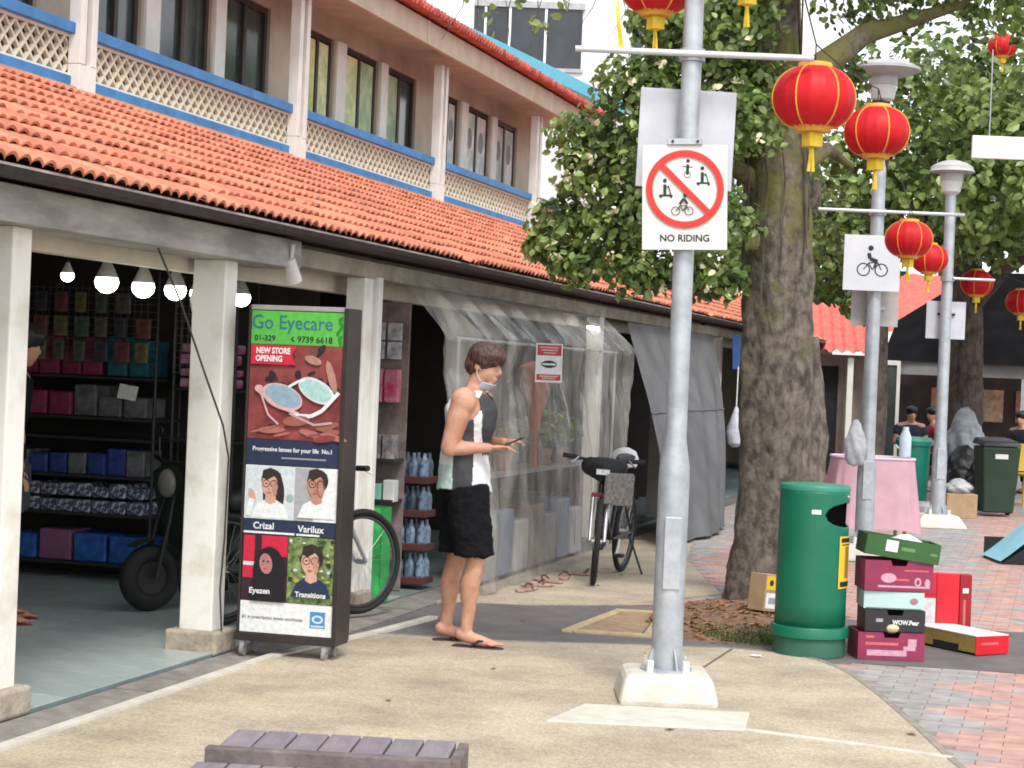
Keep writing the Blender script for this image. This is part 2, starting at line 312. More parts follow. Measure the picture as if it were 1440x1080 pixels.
# lower roof: deck + tiles
EX, EZ, TX, TZ = -4.02, 2.30, -6.5, 3.325
SL = math.hypot(TX-EX, TZ-EZ); ang = math.atan2(TZ-EZ, EX-TX)
rf = MB(); rf.add([(EX-.03,YA,EZ-.005),(EX-.03,YB+2.3,EZ-.005),(TX,YB,TZ-.02),(TX,YA,TZ-.02)], [(0,1,2,3)])
rf.add([(EX-.03,YB+2.3,EZ-.005),(TX-2,YB+2.3,EZ-.005),(TX,YB,TZ-.02)], [(0,1,2)])
rf.add([(EX-.03,YA,EZ-.03),(EX-.03,YB+2.3,EZ-.03),(-4.52,YB+2.3,2.29),(-4.52,YA,2.29)], [(0,1,2,3)]); roof = rf.build('awning_roof', mat('roof underside', (.10,.06,.045), .9), H_, HO)
TW, NR = .205, 10; RH = SL/NR
def tile_mesh(mt, tilt=.028):
    b = MB(); top = []; K = 12
    def prof(u): return .030*abs(math.sin(2*math.pi*u))**.8 if True else 0
    pts = [(u/K) for u in range(K+1)]
    vs = []
    for (s_, lift) in ((0, tilt), (RH*1.12, .003)):
        for u in pts: vs.append((s_, (u-.0)*TW*1.0, prof(u)+lift))
    for u in pts: vs.append((.002, u*TW, prof(u)*.9+tilt-.013))
    n1 = K+1
    fs = [(i, i+1, n1+i+1, n1+i) for i in range(K)]+[(2*n1+i, 2*n1+i+1, i+1, i) for i in range(K)]
    b.m(mt); b.add(vs, fs); me = b.mesh('roof_tile', False)
    me.polygons.foreach_set('use_smooth', [i < K for i in range(len(me.polygons))]); return me
tmesh = tile_mesh(tile_m)
Mroof = Matrix.Rotation(ang, 4, 'Y')            # local x runs up the slope (-X) after a half turn
def tile_M(r, y, j=0.):
    s_ = r*RH
    p = Vector((EX-s_*math.cos(ang), y, EZ+s_*math.sin(ang)))
    bx = Vector((-math.cos(ang), 0, math.sin(ang))); bz = Vector((math.sin(ang), 0, math.cos(ang))); by = bz.cross(bx)
    return Matrix((( bx.x, by.x, bz.x, p.x),(bx.y, by.y, bz.y, p.y),(bx.z, by.z, bz.z, p.z),(0,0,0,1)))
slots = []
for c in range(int((YB+2.3-YA)/TW)):
    for r in range(NR):
        y = YA+(c+1)*TW
        if y > YB+2.3*(1-(r+.5)/NR): continue
        yv = 6.45+4.1*(r/NR)                                     # left edge of what the photograph shows
        slots.append((y < yv, y, r))
slots.sort(); 
for k, (out, y, r) in enumerate(slots[:300]):
    t = bpy.data.objects.new('roof_tile', tmesh); COL.objects.link(t); t.parent = roof
    t.matrix_local = tile_M(r, y) @ Matrix.Translation((wob(.009)-(.05 if random.random() < .02 else 0), wob(.003), wob(.003))) @ Matrix.Rotation(wob(.02), 4, 'Z')
rest = MB(); tv = [v.co.copy() for v in tmesh.vertices]; tf = [tuple(p.vertices) for p in tmesh.polygons]
for out, y, r in slots[300:]:
    M_ = tile_M(r, y) @ Matrix.Translation((wob(.009)-(.05 if random.random() < .02 else 0), wob(.003), wob(.003))) @ Matrix.Rotation(wob(.02), 4, 'Z'); rest.add([M_ @ v for v in tv], tf)
ro = rest.build('roof_tiles', tile_far, roof, smooth=True, ang=30); ro['kind'] = 'stuff'
mm = MB(); mm.box(EX-.055, YA, EZ-.025, EX-.02, YB+2.3, EZ+.012); mm.build('eave_mortar', mortar, roof)
MB().tube([(TX,YB,TZ+.03),(EX-.02,YB+2.28,EZ+.06)], .07, 8).build('hip_ridge', tile_far, roof, smooth=True)
MB().box(TX-.12, YB-.25, TZ-.02, TX+.12, YB+.05, TZ+.32).build('ridge_end', tile_far, roof, bevel=.03)
fls = MB(); fls.box(-6.52, YA, 3.26, -6.42, 24.9, 3.345); fls.build('roof_flashing', mat('pinkish flashing', (.50,.30,.21), .85, .15, 6, .2), roof)
# balcony front: blue rails, white posts, diamond lattice
UA, UB = 8.0, 24.6
bal = hb('balcony', [(-6.56, UA, 3.345, -6.46, UB, 3.42), (-6.58, UA, 3.70, -6.44, UB, 3.775)], blue, bevel=.004)
hb('lattice_rail', [(-6.535, UA, 3.42, -6.485, UB, 3.44), (-6.535, UA, 3.68, -6.485, UB, 3.70)], white_paint, parent=bal)
lw = mat('cream lattice', (.66,.60,.47), .7, .1, orand=.06)
def bar_mesh(sg):
    b = MB(); h = .24; t_ = .25
    b.add([(x, sg*(-t_/2)+q, 0) for x in (-.016,.016) for q in (-.0145,.0145)]+[(x, sg*(t_/2)+q, h) for x in (-.016,.016) for q in (-.0145,.0145)], [(0,1,3,2),(4,6,7,5),(0,4,5,1),(2,3,7,6),(0,2,6,4),(1,5,7,3)])
    b.m(lw); b.mi = [0]*len(b.f); return b.mesh('lattice_bar')
bm_a, bm_b = bar_mesh(1), bar_mesh(-1)
y = 9.7
while y < UB-.1:
    put('lattice_bar', bm_a, bal, (-6.51, y, 3.44)); put('lattice_bar', bm_b, bal, (-6.511, y, 3.44)); y += .125
hb('lattice_shade_panel', [(-6.575, UA, 3.425, -6.55, UB, 3.698)], mat('dark khaki recess shade', (.028,.025,.02), .95, .3, 8, spec=.1), parent=bal)  # added dark panel, its colour stands in for shade in the recess
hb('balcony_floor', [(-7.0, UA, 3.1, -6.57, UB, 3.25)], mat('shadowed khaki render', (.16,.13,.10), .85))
for y in (7.9, 11.6, 15.35, 19.2, 23.0):
    p = MB().box(-.07, -.11, 3.31, .02, .12, 3.50).build('balcony_post', white_paint, H_, Vector((-6.42, y, 0))+HO, bevel=.004)
    MB().box(-.07, -.11, 3.503, .02, -.03, 4.75).build('post_strip', white_paint, p, bevel=.003); MB().box(-.07, .045, 3.503, .02, .12, 4.75).build('post_strip', white_paint, p, bevel=.003)
    MB().box(-.06, -.028, 3.503, -.02, .043, 4.75).build('post_recess', gutter_m, p)
# upper wall with window openings
WX = -6.9; wins = []
for k in range(4):
    y0 = 12.60+(k-1)*3.98
    wins += [(y0, y0+.70), (y0+1.0, y0+1.94), (y0+2.2, y0+3.14)]
wins = [q for q in wins if q[0] > 8.2]
uw = MB(); uw.box(WX-.2, UA-.2, 3.0, WX, UB, 3.78); uw.box(WX-.2, UA-.2, 4.69, WX, UB, 5.3); py = UA-.2
for a, b_ in wins: uw.box(WX-.2, py, 3.78, WX, a, 4.69); py = b_
uw.box(WX-.2, py, 3.78, WX, UB, 4.69); uw.box(-9.5, UB-.15, 3.0, WX-.2, UB-.002, 5.3)
upper = uw.build('upper_wall', wall_up, H_, HO)
post_cols = {1: [(.74,.72,.30),(.78,.76,.42),(.50,.58,.36)], 2: [(.76,.68,.66),(.78,.72,.70),(.74,.66,.64)]}
for i, (a, b_) in enumerate(wins):
    wn = MB().box(WX-.08, a, 3.78, WX-.03, a+.05, 4.69).box(WX-.08, b_-.05, 3.78, WX-.03, b_, 4.69).box(WX-.081, a+.05, 4.64, WX-.031, b_-.05, 4.69).box(WX-.081, a+.05, 3.78, WX-.031, b_-.05, 3.83).box(WX-.08, (a+b_)/2-.03, 3.83, WX-.025, (a+b_)/2+.03, 4.64).build('window', wframe, upper)
    for s_ in (0, 1):
        p0, p1 = (a+.05, (a+b_)/2-.03) if s_ == 0 else ((a+b_)/2+.03, b_-.05)
        MB().box(WX-.066, p0, 3.83, WX-.058, p1, 4.64).build('pane', glassd, wn)
        bay = (i-(len(wins)-9))//3
        if bay in post_cols and not (bay == 1 and i % 3 == 2 and s_ == 1):
            c = post_cols[bay][(i+s_) % 3]
            MB().box(WX-.056, p0+.012, 3.85, WX-.036, p1-.012, 4.62).build('poster', mat('poster %d%d' % (bay, (i+s_) % 3), c, .6, .1, 5, col2=(c[0]*.62, c[1]*.75, c[2]*.7), thr=(.42,.58)), wn)
            if bay == 2: MB().ell((0,0,0), (.003,.10,.13), 10, 6).build('print', mat('grey print', (.25,.24,.25)), wn, (WX-.035, (p0+p1)/2, 4.32))
    MB().box(WX, a-.07, 3.74, WX+.035, b_+.05, 3.779).build('sill', white_paint, wn, bevel=.004)
for i in range(len(wins)-1):
    a, b_ = wins[i][1], wins[i+1][0]
    if b_-a < .5: MB().box(WX, a+.03, 3.78, WX+.03, b_-.03, 4.69).build('pier', white_paint, upper, bevel=.004)
# upper eave and roof
hb('soffit', [(-6.98, UA, 4.90, -6.20, UB+.7, 4.93)], mat('soffit board', (.50,.42,.34), .8))
fb = hb('fascia', [(-6.22, UA, 4.76, -6.17, UB+.7, 4.99)], mat('pinkish fascia', (.46,.38,.29), .8, .2, 4, .2, col2=(.56,.47,.37)), bevel=.003)
for y in (17.9, 21.7, 22.6): hb('fascia_joint', [(-6.169, y, 4.76, -6.163, y+.04, 4.99)], mat('joint seal', (.62,.52,.42)), parent=fb)
er = MB(); er.add([(-6.05,UA,5.01),(-6.05,UB+.9,5.01),(-9.5,UB+.9,5.42),(-9.5,UA,5.42),(-12.9,UA,5.01),(-12.9,UB+.9,5.01)], [(0,1,2,3),(3,2,5,4),(1,5,2)])
uroof = er.build('main_roof', tile_far, H_, HO)
ex = MB(); y = UA
for k in range(int((UB+.9-UA)/.105)):
    yy = UA+k*.105; ex.tube([(-6.02, yy, 5.035+wob(.006)), (-6.6, yy, 5.035+.07)], .04, 6)
ex = ex.build('eave_tiles', mat('red eave tile', (.50,.10,.07), .7, .25, 9, island=.3), uroof); ex['kind'] = 'stuff'

# ---------------------------------------------------------------- buildings behind
def px_box(name, x0, y0, x1, y1, z0, z1, mt, parent, bevel=0): return MB().box(x0, y0, z0, x1, y1, z1).build(name, mt, parent, bevel=bevel)
whitewall = mat('bright white render', (.80,.80,.79), .8, .04, 1)
bb = thing('white_building', 'tall white building with wide dark windows rising behind the tiled roofs', 'building', (-17, 62, 0), R(16))
MB().box(-9, 0, 0, 9, 8, 26).build('wall', whitewall, bb)
for wz in (7.85, 11.75, 15.65):
    for wx in (-7.9, -2.6, 2.7):
        f = MB().box(wx, -.12, wz+1.98, wx+3.7, .02, wz+2.2).build('window', mat('grey lintel', (.42,.42,.42)), bb); MB().box(wx, -.1, wz-.12, wx+3.7, .02, wz).build('sill', mat('grey lintel', (.42,.42,.42)), f)
        for q in ((.0,.34),(.42,1.16),(1.24,2.36),(2.44,3.62)):
            MB().box(wx+q[0], -.045, wz+.002, wx+q[1], -.02, wz+1.978).build('pane', mat('far dark glass', (.035,.04,.045), .15, .3, .8), f)
        for q in (.34, 1.16, 2.36): MB().box(wx+q, -.09, wz+.002, wx+q+.08, -.019, wz+1.978).build('mullion', whitewall, f)
cb = thing('cyan_edged_building', 'low white building with a cyan roof edge behind the main tiled roof', 'building', (-9.78, 33.36, 0), R(-4.83))
MB().box(-6, -12, 0, -.05, 6.2, 7.1).build('wall', whitewall, cb)
MB().box(-6.4, -12.4, 7.101, .0, 6.35, 7.19).build('roof', mat('white roof sheet', (.74,.74,.74), .6), cb)
MB().box(.001, -12.4, 7.10, .07, 6.4, 7.36).build('fascia', mat('cyan fascia', (.10,.45,.60), .5, .06), cb, bevel=.01)
fr = thing('far_shophouse', 'further low shophouse with a faded pinkish red tiled roof', 'building', (-4.35, 33.2, 0), R(10))
MB().box(-.5, .35, 0, 1.15, 2.6, 2.1).build('wall', mat('far shop wall', (.30,.24,.2), .8, .2, 2), fr)
MB().box(.18, .33, 0, .62, .349, 1.9).build('door', dark, fr)  # open doorway, its unlit inside painted as a flat dark panel
for q in (-.3, .75, 1.05): MB().box(q, 0, 0, q+.10, .10, 2.05).build('pillar', pillar_m, fr)
MB().grid(96, 28, lambda u, v: (-.65+1.9*u, -.15+1.5*v, 2.10+.86*v+.028*math.sin(u*1.9/.19*2*math.pi)+.05*(1-((v*7) % 1)))).build('roof', tile_pink, fr, smooth=True, ang=60)
gb = thing('gabled_stall_building', 'distant building with a red tiled gable roof over the market stalls', 'building', (-1.2, 38, 0))
MB().box(-1.5, .5, 0, 6, 5, 2.6).build('wall', mat('dim stall wall', (.13,.11,.10), .8, .3, 2), gb)
MB().grid(44, 8, lambda u, v: (-2.9+8.6*u, -.2+2.7*v, 2.62+.62*u*0+1.25*v+.035*math.sin(u*7.5/.26*2*math.pi)+.05*(1-((v*8) % 1)))).build('roof', tile_pink, gb, smooth=True)
# market stall with black sheet
st = thing('market_stall', 'open fronted market stall under a black tarpaulin with a grey beam', 'stall', (-1.0, 33.5, 0))
tarp_b = mat('black tarpaulin', (.007,.007,.008), .95, .3, 2, .3, 6, spec=.05)
MB().grid(24, 8, lambda u, v: (-1.95+6*u, -.9+2.4*v+.05*math.sin(u*13), 2.02+(.75+.9*min(1,u*4.5))*v**.8-.05*math.sin(u*25)*v*(1-v)*3)).build('tarpaulin', tarp_b, st, smooth=True)
MB().box(-1.95, -.8, 1.80, 4, -.72, 2.0).build('beam', mat('grey stall beam', (.20,.20,.20), .7), st)
for q in (-1.9, .3, 2.6): MB().box(q, -.79, 0, q+.07, -.72, 1.80).build('post', steel, st)
MB().box(-1.95, 2.4, 0, 4, 2.5, 2.3).build('back_panel', mat('brown back panel', (.07,.05,.045), .8, .3, 2), st)
MB().box(-1.4, .4, .72, 3.5, 1.2, .78).build('counter', mat('stall counter', (.28,.2,.15)), st)
for q in range(6): MB().box(-1.35+q*.75, 2.36, 1.02, -.82+q*.75, 2.39, 1.60).build('menu_board', mat('menu board %d' % (q % 3), [(.55,.30,.20),(.62,.42,.28),(.50,.22,.16)][q % 3], .6, .35, 6), st)
MB().lathe([(.012,0),(.05,.03),(.075,.10),(.05,.16),(.02,.2)], 12).build('glow_globe', mat('warm lamp glass', (1,.72,.42), .4, emit=3), st, (.6, 1.9, 1.62))
df = thing('door_frame', 'leaning white door frame with dim glass beside the stalls', 'door frame', (-2.75, 31.5, 0))
for q in ((-.17,0,-.12,2.0),(.13,0,.18,2.0)): MB().box(q[0], -.03, q[1], q[2], .03, q[3]).build('stile', white_paint, df)
MB().box(-.12, -.029, 1.93, .13, .029, 2.0).build('top_rail', white_paint, df); MB().box(-.12, -.006, .1, .13, .006, 1.93).build('pane', glassd, df)
wb = thing('hanging_white_board', 'blank white board hanging among the leaves above the path', 'board', (-.45, 17.5, 3.62), R(16))
MB().box(-.45, -.02, 0, .45, .02, .2).build('panel', white_paint, wb, bevel=.005)
for q in (-.3, .3): MB().tube([(q,0,.2),(q,0,1.2)], .006, 5).build('hanger', steel, wb)

# ---------------------------------------------------------------- lamp posts, signs
sign_w = mat('sign white', (.66,.65,.60), .45, .05, 5); sign_b = mat('sign back grey', (.50,.51,.55), .5, .1, 4); sign_r = flat('sign red', (.60,.035,.025)); ink = flat('print black', (.02,.02,.022)); greyboard = mat('beige grey board', (.38,.36,.34), .6, .1)
CR = R(16.07)
def post(label, x, y, h, r0, r1, split, arms, plinth, head, k=.68):
    t = thing('lamp_post', label, 'lamp post', (x, y, 0), CR, 'grey steel lamp posts along the path')
    b = MB()
    b.add([(sx*plinth, sy*plinth, 0) for sx in (-1,1) for sy in (-1,1)]+[(sx*plinth*k, sy*plinth*k, .15) for sx in (-1,1) for sy in (-1,1)], [(0,1,3,2),(4,6,7,5),(0,4,5,1),(2,3,7,6),(0,2,6,4),(1,5,7,3)])
    b.build('plinth', conc_lt, t, bevel=.03)
    for a in range(4): MB().tube([(plinth*.5*math.cos(a*math.pi/2+.8), plinth*.5*math.sin(a*math.pi/2+.8), .14), (plinth*.5*math.cos(a*math.pi/2+.8), plinth*.5*math.sin(a*math.pi/2+.8), .205)], .018, 8).build('bolt_cap', white_paint, t)
    for a in range(4):
        c, s_ = math.cos(a*math.pi/2), math.sin(a*math.pi/2); MB().prism([(r0*.9,.15),(r0+.045,.15),(r0+.004,.26),(r0*.9,.26)], -.004, .004, Matrix.Rotation(a*math.pi/2+.4, 4, 'Z') @ Matrix.Rotation(math.pi/2, 4, 'X')).build('base_fin', steel, t)
    MB().lathe([(r0+.05,.15),(r0+.05,.162)], 16).build('base_plate', steel, t)
    MB().lathe([(r0,.16),(r0,split-.12),(r0*.97,split-.06),(r1*1.04,split+.06),(r1,split+.1),(r1*.86,h)], 20).build('pole', steel, t, smooth=True)
    MB().box(-r0*.55, -r0*1.1, .55, r0*.55, -r0*.9, .9).build('hatch', steel, t, bevel=.004)
    for z, x0, x1 in arms:
        a = MB().tube([(x0,-r1-.012,z),(x1,-r1-.012,z)], .016, 10).build('arm', mat('pale arm tube', (.55,.57,.58), .4, .08, metal=.2), t, smooth=True)
        MB().lathe([(r1+.012,-.03),(r1+.012,.03)], 16, (0,0,z)).build('clamp', steel, a)
    if head:
        zc = h
        hd = MB().lathe([(.02,-.28),(.06,-.26),(.10,-.12),(.13,-.10),(.13,-.02),(.26,0),(head,.03),(head,.055),(head*.7,.10),(.08,.13)], 28, (0,0,zc)).build('lamp_head', mat('lamp head grey', (.42,.42,.42), .5, .08), t, smooth=True)
        MB().lathe([(.125,-.1),(.105,-.22),(.06,-.255)], 20, (0,0,zc-.006), caps=False).build('lens', mat('lamp lens', (.6,.6,.58), .3), hd, smooth=True)
    return t
post('nearest-style grey lamp post carrying the round no riding sign on a pale concrete pad'.replace('nearest-style ', ''), -1.81, 9.2, 4.6, .076, .052, 1.2, [(3.14,-.57,.58)], .245, .30, .85)
post('grey lamp post carrying the white bicycle sign', -1.70, 17.62, 4.40, .085, .066, .9, [(3.15,-.55,.77)], .28, .33)
post('grey lamp post with a sign back behind the brown carton', -1.345, 22.4, 4.05, .085, .068, .9, [(2.835,.05,.52)], .30, .24)
# no riding sign
ns = thing('no_riding_sign', 'square NO RIDING sign with red barred circle and small rider symbols', 'sign', (-1.79, 9.115, 2.19), rot=(0, R(-2.2), CR))
MB().box(-.205, 0, 0, .205, .006, .505).build('plate', sign_w, ns, bevel=.003)
p = Pr(); cx, cz = 0, .292
def fig(x, z, s_, kind):
    if kind == 'bike':
        p.ring(x-.028*s_, z, .017*s_, .0035*s_, ink); p.ring(x+.028*s_, z, .017*s_, .0035*s_, ink)
        p.line([(x-.028*s_,z),(x-.008*s_,z+.022*s_),(x+.018*s_,z+.022*s_),(x+.028*s_,z)], .004*s_, ink); p.line([(x-.008*s_,z+.022*s_),(x+.002*s_,z),(x+.018*s_,z+.022*s_)], .004*s_, ink)
        p.line([(x-.012*s_,z+.028*s_),(x+.006*s_,z+.052*s_),(x+.022*s_,z+.03*s_)], .010*s_, ink); p.el(x+.012*s_, z+.066*s_, .009*s_, .009*s_, ink)
    elif kind == 'uni':
        p.ring(x, z, .015*s_, .004*s_, ink); p.line([(x,z),(x+.002,z+.05*s_)], .014*s_, ink); p.el(x+.003, z+.066*s_, .009*s_, .009*s_, ink); p.line([(x-.022*s_,z+.04*s_),(x+.024*s_,z+.036*s_)], .005*s_, ink)
    else:
        p.line([(x-.03*s_,z),(x+.03*s_,z)], .008*s_, ink); p.line([(x+.024*s_,z),(x+.012*s_,z+.045*s_)], .005*s_, ink); p.line([(x-.004*s_,z),(x-.004*s_,z+.05*s_)], .014*s_, ink); p.el(x-.004*s_, z+.068*s_, .009*s_, .009*s_, ink); p.el(x-.022*s_, z-.005*s_, .006*s_, .006*s_, ink); p.el(x+.026*s_, z-.005*s_, .006*s_, .006*s_, ink)
        p.line([(x,z+.04*s_),(x+.016*s_,z+.036*s_)], .005*s_, ink)
fig(.012, cz+.07, 1, 'uni'); fig(.088, cz+.03, 1.05, 'scoot'); fig(-.092, cz-.03, 1.05, 'scoot'); fig(-.012, cz-.105, 1.15, 'bike')
p.line([(-.112,.112+cz),(.112,-.112+cz)], .030, sign_r); p.ring(0, cz, .172, .032, sign_r, 48); p.build('print', None, ns)
text('NO RIDING', .046, ink, ns, (0, -.0012, .055), bold=.0012)
MB().box(-.085, -.012, .507, .085, .02, .535).build('bracket', steel, ns)
for q in (-.06, .06): MB().tube([(q,-.02,.521),(q,-.008,.521)], .007, 8).build('bolt', ink, ns)
bk = thing('blank_sign_board', 'pale grey blank back of a square sign above the NO RIDING sign', 'sign', (-1.84, 9.27, 2.50), rot=(0, R(1.0), CR))
MB().box(-.235, 0, 0, .235, .006, .485).build('plate', sign_b, bk, bevel=.004); MB().box(-.1, .007, .2, .1, .02, .235).build('bracket', steel, bk)
s2 = thing('bicycle_sign', 'square white sign with a black person on a bicycle', 'sign', (-1.72, 17.50, 2.43), CR)
MB().box(-.255, 0, 0, .255, .006, .50).build('plate', mat('sign bluish white', (.60,.62,.66), .45, .04), s2, bevel=.003)
p = Pr(); p.ring(-.075, .19, .055, .012, ink); p.ring(.085, .19, .055, .012, ink); p.line([(-.075,.19),(-.03,.25),(.05,.26),(.085,.19)], .010, ink); p.line([(-.03,.25),(.005,.19),(.05,.26)], .010, ink)
p.line([(-.03,.34),(-.02,.29),(.05,.265)], .034, ink); p.line([(.04,.27),(.02,.21)], .018, ink); p.el(-.015, .385, .024, .024, ink); p.build('print', None, s2)
b2 = thing('grey_board', 'beige grey board fixed below and behind the bicycle sign', 'sign', (-1.70, 17.72, 2.12), CR)
MB().box(-.215, .0, 0, .215, .006, .40).build('plate', greyboard, b2, bevel=.003); MB().box(-.09, -.03, .15, .09, -.002, .18).build('bracket', steel, b2)
s3 = thing('sign_back', 'square sign seen from its pale back with clamp and black strap', 'sign', (-1.35, 22.51, 2.15), CR)
MB().box(-.225, 0, 0, .225, .006, .43).build('plate', sign_b, s3, bevel=.004); MB().box(-.10, -.03, .27, .10, -.002, .295).build('bracket', black, s3)

# ---------------------------------------------------------------- lanterns and strings
red_l = mat('red lantern cloth', (.62,.012,.018), .5, .1, 8, .12, 40, spec=.3, trans=.18); gold = mat('gold trim', (.72,.34,.05), .5, .15, 12); yel = mat('yellow tassel', (.72,.52,.04), .7, .15, 20, island=.2)
def lantern(label, loc, d):
    s_ = d/.4; t = thing('lantern', label, 'lantern', loc, random.uniform(0, 6), 'red paper lanterns strung over the path'); r = .2*s_; hh = .148*s_; N = 108
    b = MB(); vs = []; nv = 14
    for i in range(nv+1):
        a = math.pi*(.12+.76*i/nv)
        for j in range(N):
            q = r*(math.sin(a)**.8)*(1-.022*abs(math.sin(j/N*math.pi*18))+.004*math.sin(j*2.3+i*1.7)); vs.append((q*math.cos(2*math.pi*j/N), q*math.sin(2*math.pi*j/N), hh*-math.cos(a)/.93))
    b.add(vs, [(i*N+j, i*N+(j+1)%N, (i+1)*N+(j+1)%N, (i+1)*N+j) for i in range(nv) for j in range(N)]); b.build('body', red_l, t, smooth=True, ang=False)
    for k in range(6):
        pts = []
        for i in range(nv+1):
            a = math.pi*(.12+.76*i/nv); q = r*(math.sin(a)**.8)+.001; pts.append((q*math.cos(k*math.pi/3), q*math.sin(k*math.pi/3), hh*-math.cos(a)/.93))
        MB().tube(pts, .0045*s_, 5).build('rib', gold, t)
    MB().lathe([(r*.40,hh*.97),(r*.43,hh*1.0),(r*.40,hh*1.15),(r*.30,hh*1.17)], 20).build('top_cap', gold, t); MB().lathe([(r*.40,-hh*1.12),(r*.46,-hh*1.0),(r*.56,-hh*.93)], 20).build('bottom_cap', gold, t)
    MB().box(-.036*s_, -.036*s_, -hh*1.12-.07*s_, .036*s_, .036*s_, -hh*1.13).build('fringe', yel, t)
    tb = MB()
    for k in range(9): a = k*.7; tb.tube([(.006*math.cos(a)*s_, .006*math.sin(a)*s_, -hh*1.12-.07*s_), ((.012*math.cos(a)+wob(.006))*s_, (.012*math.sin(a)+wob(.006))*s_, -hh*1.12-.19*s_)], .004*s_, 4)
    tb = tb.build('tassel', yel, t); tb['kind'] = 'stuff'
    MB().tube([(0,0,hh*1.15),(0,0,hh*1.15+.09*s_)], .004, 5).build('hook', black, t)
    return t
LN = [('red lantern hanging by the arm tip of the post with the NO RIDING sign', (-1.248,9.48,2.975), .405), ('red lantern in front of the dark wrapped lamp head', (-1.2,12.15,3.16), .405), ('red lantern half hidden by the bicycle sign', (-1.339,16.69,2.84), .40), ('red lantern hanging directly beside the post with the sign back', (-1.53,22.0,3.03), .42), ('red lantern on the short arm of the post with the sign back', (-1.13,24.9,2.93), .42), ('red lantern against the black tarpaulin stall', (-.62,26.7,2.79), .42), ('red lantern above the left arm of the NO RIDING post', (-2.02,9.30,3.50), .36), ('lantern right of the NO RIDING post showing only its yellow tassel', (-1.555,9.22,3.60), .36), ('small red lantern high among the leaves', (-.66,17.5,4.63), .26)]
for q in LN: lantern(*q)
bw = thing('black_wrap', 'black plastic sheet wrapped round the top of the bicycle sign post', 'sheet', (-1.70, 17.62, 3.55), CR)
MB().grid(16, 14, lambda u, v: ((.075+.02*math.sin(u*19+v*7))*math.cos(2*math.pi*u)-.10*max(0,.3-v)*(1+math.cos(2*math.pi*u-2.6)), (.075+.02*math.sin(u*13+v*9))*math.sin(2*math.pi*u), .95*v)).build('sheet', mat('black wrap plastic', (.015,.015,.017), .5, .3, 9, .4, 20), bw, smooth=True)
def wire(label, pts, sag, r=.004):
    P = []
    for a, b_ in zip(pts, pts[1:]):
        a, b_ = Vector(a), Vector(b_)
        for i in range(10): P.append(a.lerp(b_, i/10)-Vector((0,0,sag*4*(i/10)*(1-i/10))))
    P.append(Vector(pts[-1])); tag(MB().tube(P, r, 5).build('lantern_wire', black), label, 'wire')
wire('thin black wire carrying the lanterns down the path', [(-1.0,5.5,3.55),(-1.248,9.48,3.24),(-1.2,12.15,3.43),(-1.339,16.69,3.10),(-1.53,22.0,3.30),(-1.13,24.9,3.20),(-.62,26.7,3.06),(0,31,3.3)], .02)
wire('thin black wire above the arm of the NO RIDING post', [(-2.6,9.3,3.80),(-2.02,9.30,3.74),(-1.555,9.22,3.84),(-.8,9.6,3.95)], .01)
rb = thing('yellow_ribbon', 'yellow ribbon hanging from the arm of the NO RIDING post', 'ribbon', (-2.16,9.18,3.13))
MB().grid(2, 10, lambda u, v: (.028*(u-.5)*(1-v*.5)-.03*v, .01*math.sin(v*7), .02+.26*v)).build('strip', yel, rb)

# ---------------------------------------------------------------- advertising stand
ad = thing('advert_stand', 'tall black wheeled advert stand with green header and portrait photos', 'sign', (-3.905, 9.42, 0), R(2))
fm = mat('dark brown metal frame', (.035,.028,.026), .4, .2)
MB().box(-.275, -.0, .13, -.262, .20, 1.865).build('side_panel', fm, ad, bevel=.003); MB().box(.262, -.012, .10, .29, .20, 1.865).build('side_panel', fm, ad, bevel=.003)
MB().box(-.262, .0, 1.842, .262, .20, 1.868).build('top_panel', mat('grey frame top', (.3,.29,.28), .4), ad, bevel=.003); MB().box(-.262, .012, .10, .262, .19, 1.842).build('back_panel', fm, ad); MB().box(-.285, -.01, .085, .285, .2, .128).build('base', fm, ad, bevel=.003)
for x in (-.24, .22):
    for y in (.02, .17):
        c = MB().box(x-.012, y-.02, .055, x+.012, y+.02, .085).build('caster', steel, ad); MB().tube([(x-.010,y,.034),(x+.010,y,.034)], .034, 14).build('wheel', mat('caster grey', (.25,.24,.23)), c, smooth=True)
navy = flat('navy print', (.02,.03,.07)); wht = flat('print white', (.72,.73,.74)); grn = flat('header green', (.09,.42,.06)); red_p = flat('print red', (.55,.02,.05)); skin_p = flat('print skin', (.58,.33,.25)); skin_d = flat('print deep skin', (.36,.13,.10)); hair_p = flat('print hair', (.03,.02,.02)); grey_p = flat('print grey', (.30,.30,.33)); pale_p = flat('print pale', (.56,.62,.65)); maroon_p = mat('print maroon', (.16,.03,.03), .5, .4, 7, col2=(.30,.07,.06)); leaf_p = mat('print leaves', (.03,.07,.02), .5, .5, 25, col2=(.28,.36,.14)); blue_p = flat('print blue', (.05,.25,.50)); bluegl = flat('print lens blue', (.25,.36,.46)); mint_p = flat('print mint', (.35,.55,.52))
def panel(name, z0, z1, mt):
    return MB().box(-.258, .0035, z0, .258, .011, z1).build(name, mt, ad)
pn = panel('header_panel', 1.662, 1.838, grn)
text('Go Eyecare', .105, flat('header teal ink', (.03,.14,.20)), pn, (-.03, .0028, 1.775), bold=.001, wide=.92)
text('01-329', .042, ink, pn, (-.18, .0028, 1.692), bold=.001); text('9739 6618', .046, ink, pn, (.10, .0028, 1.690), bold=.001)
p = Pr(); p.y = .0033; p.line([(-.02,1.705),(-.03,1.69),(-.015,1.678)], .008, ink); 
for k in range(6): p.el(.235+wob(.012), 1.68+.025*k, .010, .018, flat('header dark green', (.03,.20,.03)), 8, wob(1))
p.build('print', None, pn)
pn = panel('glasses_poster', 1.16, 1.660, maroon_p); p = Pr(); p.y = .0033
